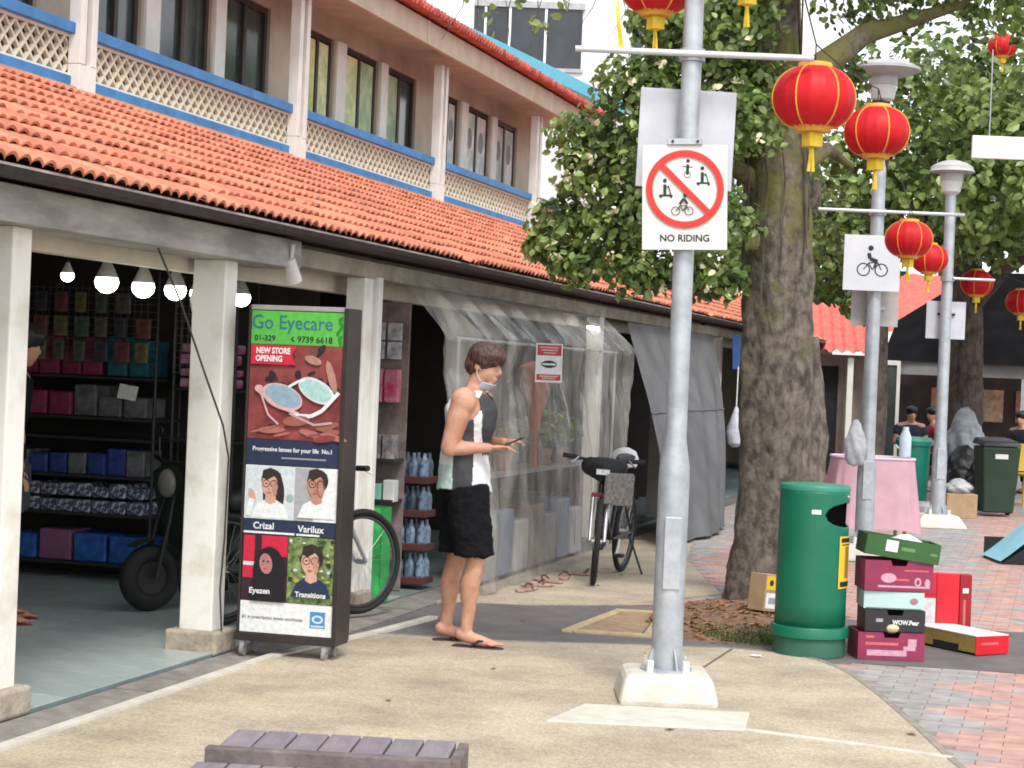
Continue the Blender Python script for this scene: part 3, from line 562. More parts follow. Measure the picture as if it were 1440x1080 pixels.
for k in range(26): p.el(wob(.24), random.uniform(1.38,1.64), random.uniform(.012,.045), random.uniform(.01,.04), [flat('print brown', (.09,.035,.03)), flat('print dusk', (.03,.015,.018)), flat('print umber', (.14,.06,.045)), flat('print dusk', (.03,.015,.018))][k % 4], 10, wob(1.5))
for k in range(14): p.el(wob(.23), random.uniform(1.17,1.27), random.uniform(.03,.08), random.uniform(.006,.02), [flat('print wood', (.30,.10,.07)), flat('print wood pink', (.38,.14,.12)), maroon_p][k % 3], 10, wob(.3))
p.el(.205, 1.50, .022, .09, flat('print flesh', (.4,.2,.15)), 12, .3); p.el(.10, 1.585, .05, .022, flat('print flesh', (.4,.2,.15)), 12, -.3)
p.poly([(-.25,1.655),(.005,1.655),(-.02,1.605),(.005,1.555),(-.25,1.555)], red_p)
pk = flat('print pink temple', (.62,.38,.38)); 
p.el(-.065, 1.385, .118, .066, pk, 24, -.32); p.el(-.062, 1.388, .106, .056, bluegl, 24, -.32); p.el(.125, 1.425, .11, .058, pale_p, 24, -.45); p.el(.122, 1.425, .098, .045, mint_p, 24, -.45)
p.line([(-.03,1.44),(.02,1.47),(.06,1.48)], .014, wht); p.line([(-.21,1.42),(-.10,1.34),(.03,1.30)], .018, pk); p.line([(.0,1.29),(.10,1.29),(.16,1.32),(.25,1.42)], .02, wht); p.line([(-.18,1.39),(-.14,1.29),(-.08,1.24)], .01, pk)
p.el(-.195, 1.425, .025, .02, pk, 10); p.el(.02, 1.262, .075, .028, flat('print wood', (.30,.10,.07)), 16, .1); p.line([(-.02,1.30),(.12,1.245),(.22,1.26)], .012, flat('print grey pink', (.45,.33,.33)))
p.build('print', None, pn)
text('NEW STORE', .043, wht, pn, (-.125, -.013, 1.626), bold=.0015, wide=.8); text('OPENING', .043, wht, pn, (-.147, -.013, 1.584), bold=.0015, wide=.8)
pn = panel('slogan_panel', 1.022, 1.158, navy); text('Progressive lenses for your life  No.1', .032, wht, pn, (0, .0028, 1.105), bold=.0006, wide=.93); p = Pr(); p.y = .0033; p.rect(-.06,1.058,.19,1.066,grey_p); p.build('print', None, pn)
def portrait(p, x, z, s_, sk, hair, top, fem, glasses=True, face_shade=None):
    if fem: p.el(x+.02*s_, z-.045*s_, .062*s_, .125*s_, hair, 20)
    p.poly([(x-.105*s_,z-.17*s_),(x-.075*s_,z-.10*s_),(x-.02*s_,z-.07*s_),(x+.03*s_,z-.07*s_),(x+.085*s_,z-.10*s_),(x+.11*s_,z-.17*s_)], top)
    p.poly([(x-.025*s_,z-.02*s_),(x+.03*s_,z-.02*s_),(x+.035*s_,z-.085*s_),(x,z-.10*s_),(x-.028*s_,z-.085*s_)], sk)
    p.el(x+.006*s_, z+.032*s_, .060*s_, .062*s_, hair, 20); p.el(x-.004*s_, z+.006*s_, .047*s_, .064*s_, sk, 20, .08)
    p.poly([(x-.05*s_,z+.045*s_),(x-.02*s_,z+.032*s_),(x+.02*s_,z+.055*s_),(x+.055*s_,z+.02*s_),(x+.058*s_,z+.07*s_),(x,z+.10*s_),(x-.045*s_,z+.085*s_)], hair)
    if face_shade: p.el(x+.022*s_, z-.005*s_, .024*s_, .052*s_, face_shade, 14)
    for q in (-.024, .02):
        p.el(x+q*s_, z+.014*s_, .008*s_, .004*s_, hair_p, 10)
    if glasses:
        for q in (-.024, .021): p.ring(x+q*s_, z+.014*s_, .019*s_, .004*s_, hair_p, 18)
        p.line([(x+.04*s_,z+.016*s_),(x+.055*s_,z+.02*s_)], .004*s_, hair_p)
    p.line([(x-.012*s_,z-.016*s_),(x-.003*s_,z-.017*s_)], .005*s_, skin_d); p.el(x-.004*s_, z-.035*s_, .014*s_, .0045*s_, flat('print lip', (.42,.12,.12)), 12); p.el(x+.026*s_, z-.01*s_, .014*s_, .042*s_, flat('print cheek shade', (.42,.22,.16)), 14, .1)
pn = panel('portrait_poster', .735, 1.018, wht); p = Pr(); p.y = .0033
p.rect(.02,.735,.13,1.015,flat('print mid grey',(.36,.35,.37))); p.rect(-.255,.735,.018,1.015,pale_p); p.rect(.13,.735,.256,1.015,wht)
portrait(p, -.115, .91, .98, skin_p, hair_p, wht, True); p.el(-.215,.86,.018,.035,skin_p,12,.4); p.line([(-.215,.84),(-.235,.75)], .03, wht); p.el(.0,.855,.02,.02,flat('print sage',(.3,.42,.38)),10)
portrait(p, .145, .92, .98, flat('print warm skin',(.46,.22,.16)), hair_p, wht, False, face_shade=skin_d); p.build('print', None, pn)
pn = panel('caption_panel', .655, .732, navy); text('Crizal', .05, wht, pn, (-.145,.0028,.697), bold=.001); text('Varilux', .05, wht, pn, (.12,.0028,.692), bold=.001); p = Pr(); p.y=.0033; p.rect(-.256,.657,.03,.668,wht); p.build('print', None, pn); p = Pr(); p.y=.0033; p.rect(.04,.657,.17,.667,wht); p.build('print', None, pn)
pn = panel('second_portrait_poster', .300, .652, flat('print near black', (.02,.018,.022))); p = Pr(); p.y = .0033
p.rect(-.255,.30,.0,.65,flat('print plum black',(.035,.015,.025))); p.rect(-.252,.42,-.19,.645,red_p); p.rect(-.15,.54,-.005,.648,red_p); p.rect(-.252,.485,-.19,.505,pale_p)
p.rect(.0,.30,.256,.65,leaf_p)
for k in range(40): p.el(random.uniform(.012,.248), random.uniform(.42,.645), random.uniform(.004,.016), random.uniform(.004,.014), [leaf_p, flat('print leaf dark',(.02,.04,.015)), flat('print bright gap',(.55,.6,.5)), flat('print leaf yellow',(.42,.38,.06))][k % 4], 8)
p.el(-.10,.46,.09,.13,flat('print scarf black',(.012,.010,.014)),22); p.poly([(-.2,.302),(-.18,.42),(-.03,.42),(.0,.302)], flat('print scarf black',(.012,.01,.014))); p.el(-.118,.50,.036,.055,flat('print plum skin',(.40,.18,.17)),18,.15)
for q in (-.132,-.106): p.el(q,.512,.008,.005,hair_p,8)
p.line([(-.128,.472),(-.108,.472)],.007,red_p)
portrait(p, .135, .515, 1.05, skin_p, hair_p, navy, False, True); p.build('print', None, pn)
text('Eyezen', .042, wht, pn, (-.145,-.02,.355), bold=.001); text('Transitions', .038, wht, pn, (.14,-.02,.350), bold=.001)
pn = panel('white_panel', .132, .297, wht); text('#1 in prescription lenses worldwide', .026, flat('print slate',(.12,.14,.17)), pn, (-.075,.0028,.212), bold=.0004, wide=.9)
p = Pr(); p.y = .0033; p.rect(.135,.175,.22,.262,blue_p); p.el(.178,.222,.032,.022,pale_p); p.el(.178,.222,.02,.012,blue_p); p.rect(.142,.181,.213,.19,pale_p); p.build('print', None, pn)

# ---------------------------------------------------------------- shop goods
def small(name, label, cat, grp, box, mt, bevel=.004):
    x0,y0,z0,x1,y1,z1 = box; o = MB().box(-(x1-x0)/2,-(y1-y0)/2,0,(x1-x0)/2,(y1-y0)/2,z1-z0).build(name, mt, None, ((x0+x1)/2,(y0+y1)/2,z0), bevel=bevel); return tag(o, label, cat, grp)
# bulbs
bulb_m = mat('lit bulb', (1,.97,.92), .4, 0, emit=6)
for k, (y, z, big) in enumerate(((8.58,1.955,0),(8.99,1.945,1),(9.40,1.94,1),(9.79,1.945,1),(10.10,1.94,.7),(10.68,1.945,.8))):
    L = ['small pair-style bulb at the street end of the bulb row', 'round lit bulb second in the row under the shop lintel', 'round lit bulb in the middle of the row under the shop lintel', 'round lit bulb beside the hanging cable under the lintel', 'round lit bulb partly behind the plastic bag', 'round lit bulb between the pillar and the advert stand'][k]
    t = thing('hanging_bulb', L.replace('pair-style ', ''), 'bulb', (-4.8, y, z), 0, 'lit bulbs hanging in the shop'); s_ = .62+.30*big if big else .5
    bl = MB().lathe([(.012*s_,-.062*s_),(.035*s_,-.055*s_),(.060*s_,-.03*s_),(.068*s_,.0),(.062*s_,.025*s_)], 18).build('glass', bulb_m, t, smooth=True)
    MB().lathe([(.063*s_,.026*s_),(.045*s_,.07*s_),(.03*s_,.10*s_),(.018*s_,.13*s_)], 16).build('socket', mat('bulb socket', (.38,.38,.38)), t, smooth=True)
    MB().tube([(0,0,.12*s_),(0,0,.345)], .005, 5).build('cord', black, t)
bg_ = tag(MB().lathe([(.02,-.09),(.06,-.07),(.075,0),(.06,.06),(.02,.10),(.015,.3)], 14).build('plastic_bag', mat('grey plastic bag', (.30,.29,.28), .4, .2, 12, .5, 20), None, (-4.72,9.98,1.90), smooth=True), 'small grey plastic bag hanging behind the bulbs', 'bag')
tu = thing('tube_light', 'lit fluorescent tube light beside the dark doorway under the eave', 'lamp', (-4.33, 17.5, 2.0))
MB().box(-.02, 0, .03, .02, .55, .06).build('batten', white_paint, tu); MB().tube([(0,.02,.015),(0,.53,.015)], .014, 8).build('tube', mat('lit tube', (1,.98,.95), .4, 0, emit=6), tu)
# wire shelf with goods
wire_m = mat('black shelf wire', (.03,.03,.032), .5)
def shelf(label, loc, wd, dp, ht, levels, mesh_front=None):
    t = thing('wire_shelf', label, 'shelf', loc)
    for x in (0, wd):
        for y in (0, dp): MB().tube([(x,y,0),(x,y,ht)], .012, 6).build('upright', wire_m, t)
    for z in levels: MB().box(-.01, -.01, z-.018, wd+.01, dp+.01, z).build('shelf_board', wire_m, t)
    if mesh_front:
        b = MB(); z0, z1 = mesh_front
        for k in range(int(wd/.05)): b.tube([(k*.05,-.015,z0),(k*.05,-.015,z1)], .002, 4)
        for k in range(int((z1-z0)/.05)+1): b.tube([(0,-.018,z0+k*.05),(wd,-.018,z0+k*.05)], .002, 4)
        b = b.build('wire_panel', mat('grey wire', (.16,.16,.16), .5), t); b['kind'] = 'stuff'
    return t
shelf('tall black wire shelf of packets against the back partition', (-7.35, 11.85, .018), 1.42, .38, 2.12, [.12,.46,.72,.98,1.12,1.40], (1.50,2.02))
shelf('narrow dark wire shelf beside the tall one in the shop', (-5.82, 11.9, .018), .45, .34, 2.1, [.5,1.0,1.35], (1.45,2.05))
def goods(label, cat, grp, x0, x1, y, z, n, sz, mts, rows=1):
    me_ = None
    for r in range(rows):
        for k in range(n):
            w_ = (x1-x0)/n; h = sz[1]*random.uniform(.62,1); b = MB(); b.box(-w_*.46, 0, 0, w_*.46, sz[0], h)
            o = b.build(cat.replace(' ', '_'), mts[(k+r) % len(mts)], None, (x0+w_*(k+.5), y+wob(.01), z+r*(sz[1]+.004)), (0,0,wob(.11)), bevel=.012); tag(o, label, cat, grp)
pinkp = mat('pink packet', (.26,.035,.10), .5, .4, 9); tealp = mat('teal packet', (.02,.13,.18), .5, .4, 9); greyp = mat('grey packet', (.14,.145,.16), .5, .5, 9); bluep = mat('blue packet', (.03,.06,.24), .5, .4, 12); wbp = mat('white blue packet', (.06,.08,.16), .5, .5, 30, col2=(.55,.56,.6), thr=(.48,.56)); purp = mat('magenta packet', (.35,.03,.16), .5, .4, 14, col2=(.6,.4,.5))
goods('pink packet on the upper shelf of the tall wire shelf', 'packet', 'pink packets on the wire shelf', -7.33, -6.35, 11.88, 1.422, 6, (.3,.30), [pinkp])
goods('teal packet at the end of the upper shelf', 'packet', 'teal packets on the wire shelf', -6.32, -6.0, 11.88, 1.422, 2, (.3,.30), [tealp])
goods('pink and grey packet on the middle shelf', 'packet', 'mixed packets on the wire shelf', -7.33, -6.0, 11.88, 1.142, 7, (.3,.22), [pinkp, pinkp, pinkp, pinkp, greyp, greyp, greyp])
goods('dark blue packet on the wire shelf', 'packet', 'blue packets on the wire shelf', -7.33, -6.0, 11.88, .738, 9, (.3,.20), [bluep, bluep, greyp])
goods('small blue and white packet on a low shelf', 'packet', 'blue and white packets on the wire shelf', -7.33, -6.0, 11.88, .478, 10, (.3,.105), [wbp], 2)
goods('large blue pack at the bottom of the wire shelf', 'pack', 'large blue packs on the wire shelf', -7.33, -6.0, 11.88, .14, 5, (.3,.22), [mat('bright blue pack', (.03,.12,.42), .4, .4, 10), mat('bright blue pack', (.03,.12,.42)), mat('mauve pack', (.25,.10,.22))])
goods('magenta striped pack stacked on the narrow shelf', 'pack', 'magenta packs on the narrow shelf', -5.80, -5.42, 11.92, 1.37, 1, (.28,.075), [purp], 4)
for k in range(26):
    c_ = [(.10,.09,.08),(.05,.05,.07),(.16,.05,.06),(.14,.13,.06),(.07,.10,.08)][k % 5]; zz = 1.52+.165*(k//9); small('hanging_pack', 'small dim pack hooked on the wire grid above the shelf', 'pack', 'packs hooked on the shop wire grid', (-7.3+(k%9)*.155,11.77,zz,-7.2+(k%9)*.155+wob(.02),11.80,zz+.14), mat('hung pack %d' % (k % 5), c_, .5, .5, 14), .01)
pp = thing('price_card', 'white price card clipped to the tall wire shelf', 'card', (-6.12, 11.80, 1.27), rot=(R(-8),R(8),0)); MB().box(-.07,-.002,0,.07,.002,.10).build('card', wht, pp); MB().box(-.02,-.004,.098,.02,.006,.11).build('clip', black, pp)
# parked scooter inside the shop
sc = thing('parked_scooter', 'dark parked scooter with fat tyre and green body inside the shop', 'scooter', (-5.15, 10.89, .018), R(58))
MB().torus((-.30,0,.205), .15, .055, 28, 10).build('tyre', rubber, sc, smooth=True); w_ = MB().lathe([(.10,-.03),(.12,0),(.10,.03)], 20).build('rim', black, sc, (-.30,0,.205), (math.pi/2,0,0))
MB().torus((.62,0,.205), .15, .055, 28, 10).build('tyre', rubber, sc, smooth=True); MB().lathe([(.10,-.03),(.12,0),(.10,.03)], 20).build('rim', black, sc, (.62,0,.205), (math.pi/2,0,0))
for q in (-.07,.07): MB().tube([(-.30,q,.205),(-.22,q,.55),(-.14,q*.4,.85)], .016, 8).build('fork', black, sc)
MB().grid(8, 8, lambda u, v: (-.20+.24*v*v+.06*u*0, (u-.5)*.34*(1-.3*v), .22+.62*(1-v)+.06*math.sin(u*3.14))).build('leg_shield', mat('dark green panel', (.012,.03,.018), .5), sc, smooth=True)
MB().box(-.05,-.13,.22,.40,.13,.28).build('footboard', black, sc, bevel=.02); MB().tube([(.30,0,.36),(.5,0,.5),(.78,0,.52)], [.10,.14,.09], 12, rnd=True).build('tail_body', mat('dark green panel', (.02,.09,.04)), sc, smooth=True); MB().tube([(.28,0,.66),(.5,0,.68),(.75,0,.69)], [.07,.10,.07], 12, rnd=True).build('saddle', black, sc, smooth=True)
MB().ell((-.20,0,.78),(.05,.09,.09),12,8).build('headlamp', mat('dim lamp glass', (.2,.2,.2), .2), sc, smooth=True)
for q in (-1,1): MB().tube([(-.13,q*.22,.93),(-.11,q*.26,1.05)], .006, 5).build('mirror_stem', black, sc); MB().ell((-.11,q*.27,1.09),(.012,.05,.035),10,6).build('mirror', black, sc)
MB().grid(12, 3, lambda u, v: (-.30+.235*math.cos(.3+u*1.9), (v-.5)*.12, .205+.235*math.sin(.3+u*1.9))).build('mudguard', mat('dark green panel', (.012,.03,.018)), sc, smooth=True)
MB().tube([(-.12,-.28,.93),(-.16,-.1,.90),(-.16,.1,.90),(-.12,.28,.93)], .016, 8).build('handlebar', black, sc, smooth=True)
# cables on the pillar
tag(MB().tube([(-4.27,8.50,2.10),(-4.26,8.75,1.85),(-4.255,9.05,1.50),(-4.252,9.30,1.22),(-4.25,9.38,1.05),(-4.25,9.37,.62),(-4.25,9.34,.35),(-4.25,9.38,.13)], .006, 6).build('cable', mat('black cable', (.05,.05,.05), .5), None, smooth=True), 'black cable drooping from the beam down the pillar by the advert stand', 'cable')
cl = thing('cctv_lamp', 'small white spotlight clipped under the eave beam end', 'spotlight', (-4.2, 10.0, 2.13)); MB().tube([(0,0,.0),(.03,-.05,.10)], .012, 6).build('bracket', white_paint, cl); MB().tube([(0,.06,-.10),(.0,-.02,.02)], [.045,.03], 12).build('head', white_paint, cl, smooth=True)
# rack of hanging packs and boards between pillar and curtain
rk = thing('display_rack', 'display rack with cards and pink bags between pillar and curtain', 'rack', (-4.78, 12.55, .018))
MB().box(0,.03,0,.40,.06,2.0).build('board', mat('rack board', (.22,.17,.16), .8, .3, 8), rk); MB().box(0,-.18,.62,.40,.03,.64).build('shelf_board', wire_m, rk); MB().box(0,-.18,.90,.40,.03,.92).build('shelf_board', wire_m, rk); MB().box(0,-.18,.2,.40,.03,.22).build('shelf_board', wire_m, rk)
for i in range(3):
    for j in range(2): small('blister_card', 'pale blister card hanging at the top of the display rack', 'card', 'pale cards on the display rack', (-4.75+i*.12,12.50,1.62+j*.13,-4.65+i*.12,12.53,1.74+j*.13), mat('blister card', (.42,.40,.42), .4, .4, 20), .003)
for i in range(3): small('pink_bag', 'pink snack bag hanging in the display rack', 'bag', 'pink bags on the display rack', (-4.75+i*.12,12.46,1.32,-4.64+i*.12,12.53,1.55), mat('crimson bag', (.45,.04,.13), .35, .4, 12, col2=(.62,.25,.3)), .012)
for i, c in enumerate(((.5,.5,.48),(.05,.05,.06),(.2,.5,.42),(.6,.6,.6))): small('small_bottle_box', ['white small box', 'black small box', 'mint small box', 'pale small box'][i]+' on the low rack shelf', 'box', 'small boxes on the rack', (-4.74+i*.095,12.38,.642,-4.66+i*.095,12.48,.642+.12+.03*(i%2)), mat('small box %d' % i, c, .5), .006)
for i in range(4): small('dark_box', 'dark box on the middle rack shelf', 'box', 'dark boxes on the rack', (-4.76+i*.095,12.38,.922,-4.68+i*.095,12.5,1.1), mat('dark box', (.08,.07,.08), .5, .6, 14, col2=(.35,.3,.32), orand=.3), .006)
gb_ = thing('green_sack', 'tall bright green shopping sack standing behind the bicycle wheel', 'bag', (-4.42, 11.95, .0))
MB().grid(10, 10, lambda u, v: (-.16+.32*u, -.10-.04*math.sin(u*math.pi)+.015*math.sin(v*9+u*5), .02+.62*v)).grid(10, 10, lambda u, v: (-.16+.32*u, .08+.03*math.sin(u*math.pi), .02+.62*v)).grid(4, 10, lambda u, v: (-.16, -.10+.18*u, .02+.62*v)).grid(4, 10, lambda u, v: (.16, -.10+.18*u, .02+.62*v)).build('body', mat('green sack cloth', (.02,.30,.06), .5, .25, 6, .4, 14), gb_, smooth=True, ang=60)
MB().tube([(-.08,-.12,.63),(-.07,-.13,.74),(.07,-.13,.74),(.08,-.12,.63)], .010, 6).build('handle', mat('green sack cloth', (.02,.3,.06)), gb_)
for k in range(4):
    c = thing('water_crate', ['bottom','second','third','top'][k]+' dark red crate of bluish water bottles in the stack beside the curtain', 'crate', (-4.42, 12.85, .05+k*.235), 0, 'crates of water bottles'); MB().box(-.16,-.12,0,.16,.12,.05).build('tray', mat('red tray', (.09,.025,.025)), c, bevel=.005)
    for i in range(4):
        for j in range(2): MB().lathe([(.034,.05),(.036,.12),(.032,.15),(.014,.19),(.014,.215)], 10, (-.12+i*.08,-.06+j*.1,0)).build('bottle', mat('blue bottle', (.05,.08,.14), .2, .6, 30, orand=.6, col2=(.20,.26,.34)), c, smooth=True)

# ---------------------------------------------------------------- plastic curtain and grey sheet
pl = bpy.data.materials.new('clear plastic sheet'); pl.use_nodes = True; n_ = pl.node_tree.nodes; L_ = pl.node_tree.links; b_ = n_['Principled BSDF']
b_.inputs['Base Color'].default_value = (.36,.35,.32,1); b_.inputs['Roughness'].default_value = .12; tcn = n_.new('ShaderNodeTexCoord'); mp = n_.new('ShaderNodeMapping'); mp.inputs['Scale'].default_value = (2,2,.55); nz = n_.new('ShaderNodeTexNoise'); nz.inputs['Scale'].default_value = 2.2; nz.inputs['Detail'].default_value = 6
L_.new(tcn.outputs['Object'], mp.inputs[0]); L_.new(mp.outputs[0], nz.inputs[0]); mr = n_.new('ShaderNodeMapRange'); mr.inputs['From Min'].default_value = .32; mr.inputs['From Max'].default_value = .68; mr.inputs['To Min'].default_value = .20; mr.inputs['To Max'].default_value = .60; L_.new(nz.outputs['Fac'], mr.inputs[0]); L_.new(mr.outputs[0], b_.inputs['Alpha'])
from mathutils import noise as mnoise
def cur(u, v):
    zb = .02+.22*max(0, u-.6)/.4+.03*mnoise.noise(V3(u*14, 3, 0)); zt = 2.175-.035*abs(math.sin(u*math.pi*9))
    z = zt*(1-v)+zb*v; y = (11.75+5.6*u)*(1-v)+(12.72+4.25*u)*v
    k = min(1, (zt-z)/.36); x = -4.20+.36*k*(1-.25*(u < .18)*(1-u/.18))+.08*max(0, v-.2)
    g_ = 1+2.2*max(0, 1-u/.22); w_ = min(1, v*5)
    x += w_*(.022*g_*math.sin(y*6.5+z*.9+2.5*mnoise.noise(V3(y*.8, z*.5, 0)))+.045*mnoise.noise(V3(y*1.7, z*.7, 4))+.034*mnoise.noise(V3(y*5, z*1.8, 9))+.013*mnoise.noise(V3(y*13+z*5, z*6, 2)))
    x -= .05*max(0, 1-abs(z-1.55)/.22)*abs(math.sin(u*math.pi*5))*.8
    return (x, y+.05*mnoise.noise(V3(y*2, z*2, 7))*w_, z)
V3 = lambda *q: Vector(q)
tag(MB().grid(230, 64, cur).build('plastic_curtain', pl, None, smooth=True, ang=False), 'long cloudy wrinkled plastic curtain hanging from the eave to the ground', 'curtain')
tag(MB().tube([(-3.96,12.4,1.78),(-3.95,17.1,1.78)], .010, 8).build('curtain_rail', steel, None, smooth=True), 'thin horizontal rail that the plastic curtain drapes over', 'rail')
for k, y in enumerate((12.40, 17.1)):
    tag(MB().tube([(-3.96, y, 0),(-3.96, y, 1.79)], .014, 8).build('curtain_post', steel, None, smooth=True), ['slim grey post at the pillar end of the plastic curtain', 'slim grey post at the doorway end of the plastic curtain'][k], 'post')
sheet = mat('dark grey mesh sheet', (.115,.116,.12), .8, .2, 2, .2, 200)
def sh(u, v):
    A, B, C_, D_ = Vector((-4.14,18.35,2.10)), Vector((-4.14,23.1,2.12)), Vector((-3.38,16.95,.03)), Vector((-3.36,20.1,.03))
    q = A.lerp(B, u).lerp(C_.lerp(D_, u), v); q.x += (.05*math.sin(u*9+v*2)*v+.02*math.sin(u*31+v*3))*min(1, v*3)+.05*math.sin(v*3.14); return q
gs = thing('grey_sheet', 'dark grey mesh sheet slanting from the eave to the ground', 'sheet'); MB().grid(50, 30, sh).build('cloth', sheet, gs, smooth=True, ang=False)
for v in (.42, .997): MB().tube([Vector(sh(i/30, v))+Vector((.008,0,0)) for i in range(31)], .007, 5).build('seam', mat('seam grey', (.13,.132,.138)), gs)
nt_ = thing('notice', 'red and white notice with a black symbol taped on the plastic curtain', 'notice', (-3.71, 13.85, 1.50), R(14)); MB().box(-.10,-.002,0,.10,.002,.29).build('paper', wht, nt_)
p = Pr(); p.y = -.0022; rn = flat('notice red', (.50,.05,.05)); p.rect(-.09,.20,.09,.28,rn); p.rect(-.09,.015,.09,.06,rn); p.el(0,.135,.06,.028,ink); p.rect(-.05,.128,.05,.142,wht); p.build('print', None, nt_); p = Pr(); p.y = -.006
for q in ((-.07,.255,.07,.265),(-.06,.235,.06,.245),(-.045,.215,.05,.224),(-.07,.04,.07,.05),(-.05,.025,.05,.033)): p.rect(*q, flat('notice pale print', (.62,.45,.44)))
p.build('print', None, nt_)['kind'] = 'stuff'
# things behind the plastic
tb = thing('stall_table', 'grey table with goods behind the plastic curtain', 'table', (-4.15, 14.9, 0))
MB().box(-.14,-1.6,.78,.14,1.6,.81).build('top', mat('table grey', (.25,.25,.26)), tb)
for y in (-1.5, 1.5):
    for x in (-.1, .1): MB().box(x-.015,y-.015,0,x+.015,y+.015,.78).build('leg', steel, tb)
for k in range(7): small('storage_tub', ['grey', 'blue grey', 'white', 'brown'][k % 4]+' storage tub under the stall table', 'tub', 'tubs under the stall table', (-4.28,13.4+k*.43,.02,-4.02,13.75+k*.43,.42+.1*(k % 2)), mat('tub %d' % (k % 4), [(.25,.26,.28),(.18,.24,.34),(.45,.45,.44),(.2,.13,.09)][k % 4], .5), .02)
op = thing('orange_parasol', 'closed orange parasol standing behind the plastic curtain', 'parasol', (-4.05, 14.75, .81)); MB().lathe([(.03,.0),(.03,.25),(.05,.4),(.12,.62),(.15,.80),(.04,.85)], 14).build('cloth', mat('orange cloth', (.52,.17,.08), .7, .2, 6), op, smooth=True); MB().tube([(0,0,.85),(0,0,.95)], .01, 6).build('tip', steel, op)
leafm = mat('tree leaf', (.065,.11,.024), .38, .35, 3, col2=(.20,.285,.07), island=.55, trans=.35, spec=.6)
leafm2 = mat('bright leaf', (.15,.23,.06), .38, .3, 3, col2=(.32,.40,.13), island=.45, trans=.4, spec=.6)
def leaves(b, c, r, n, sz, up=.35, fill=.5):
    for _ in range(n):
        while True:
            d = Vector((random.gauss(0,1), random.gauss(0,1), random.gauss(0,1))).normalized()
            q = random.random()**(1-fill); break
        p_ = Vector(c)+Vector((d.x*r[0], d.y*r[1], d.z*r[2]))*q
        nrm = (d*.6+Vector((wob(.8), wob(.8), up+wob(.6)))).normalized(); t_ = nrm.cross(Vector((wob(1), wob(1), wob(1)))).normalized(); s_ = nrm.cross(t_)
        L = sz*random.uniform(.65, 1.3); W = L*.36; k_ = nrm*L*.10
        b.add([p_, p_+t_*L*.25+s_*W*.8+k_*.7, p_+t_*L*.65+s_*W*.85+k_*.3, p_+t_*L-k_*1.6, p_+t_*L*.65-s_*W*.85+k_*.3, p_+t_*L*.25-s_*W*.8+k_*.7, p_+t_*L*.45-k_*.1], [(0,6,1),(1,6,2),(2,6,3),(3,6,4),(4,6,5),(5,6,0)])
for k, (x, y, s_) in enumerate(((-4.10,14.05,.15),(-4.12,15.3,.2),(-4.1,15.8,.17))):
    t = thing('potted_plant', ['potted plant with brownish leaves by the orange parasol', 'potted plant with yellow flowers behind the bicycle', 'potted green plant at the doorway end of the table'][k], 'plant', (x, y, .81)); MB().lathe([(.06,0),(.085,.14),(.09,.14),(.08,.13)], 14).build('pot', mat('brown pot', (.25,.11,.06)), t)
    b = MB(); leaves(b, (0,0,.14+s_*.9), (s_,s_,s_*.8), 130, .09); b.build('foliage', [mat('olive leaf', (.16,.13,.04), .6, .3, 5, island=.4), leafm2, leafm][k], t)
    if k == 1:
        for q in range(9): MB().ell((wob(.13),wob(.13),.3+random.random()*.14), (.025,.025,.016), 8, 5).build('flower', mat('yellow flower', (.70,.50,.02)), t)
for k in range(5):
    sn = thing('sandal', 'worn pinkish sandal lying under the curtain hem', 'sandal', (-3.66+wob(.04)+.02*k, 13.2+k*.33, .012), random.uniform(0,6), 'sandals under the curtain hem'); MB().prism([(-.12,-.03),(-.06,-.035),(.05,-.04),(.12,-.03),(.135,0),(.12,.03),(.05,.04),(-.06,.035),(-.12,.03),(-.135,0)], 0, .018).build('sole', mat('sandal pinkish', (.36,.24,.20), .8, .3, 20), sn, bevel=.004); MB().tube([(.02,-.04,.015),(.045,-.02,.045),(.05,.02,.045),(.02,.04,.015)], .009, 6).build('strap', mat('sandal strap', (.12,.07,.06)), sn)
aw = thing('blue_awning', 'small blue awning flap hanging under the far eave', 'awning', (-4.05, 24.2, 1.72)); MB().grid(20, 6, lambda u, v: (.0+.03*math.sin(u*20)-.02*v, -.1+3.6*u, .43*v)).build('cloth', mat('blue awning cloth', (.02,.08,.30), .6, .2, 4), aw, smooth=True)
hg = thing('hanging_bag', 'pale hanging plastic bag under the blue awning', 'bag', (-3.9, 23.6, .75)); MB().lathe([(.03,0),(.10,.05),(.12,.2),(.06,.38),(.02,.5)], 12).build('bag_body', mat('pale bag', (.45,.47,.52), .4, .2, 10, .5, 15), hg, smooth=True); MB().tube([(0,0,.5),(0,.02,1.0)], .008, 5).build('string', white_paint, hg)

# ---------------------------------------------------------------- people
def remesh(b, voxel, smooth_it=6, fac=.5):
    o = bpy.data.objects.new('tmp', b.mesh('tmp')); COL.objects.link(o)
    m_ = o.modifiers.new('r', 'REMESH'); m_.mode = 'VOXEL'; m_.voxel_size = voxel
    if smooth_it: s_ = o.modifiers.new('s', 'SMOOTH'); s_.iterations = smooth_it; s_.factor = fac
    bpy.context.view_layer.update()
    me = bpy.data.meshes.new_from_object(o.evaluated_get(bpy.context.evaluated_depsgraph_get())); bpy.data.objects.remove(o)
    me.materials.clear(); me.polygons.foreach_set('use_smooth', [True]*len(me.polygons)); return me
def cull(me, fn, mats=None, pick=None):
    bm = bmesh.new(); bm.from_mesh(me); bmesh.ops.delete(bm, geom=[f for f in bm.faces if not fn(f.calc_center_median())], context='FACES')
    if pick:
        for f in bm.faces: f.material_index = pick(f.calc_center_median())
    bm.to_mesh(me); bm.free()
    for m_ in mats or []: me.materials.append(m_)
    return me
def V(*a): return Vector(a)
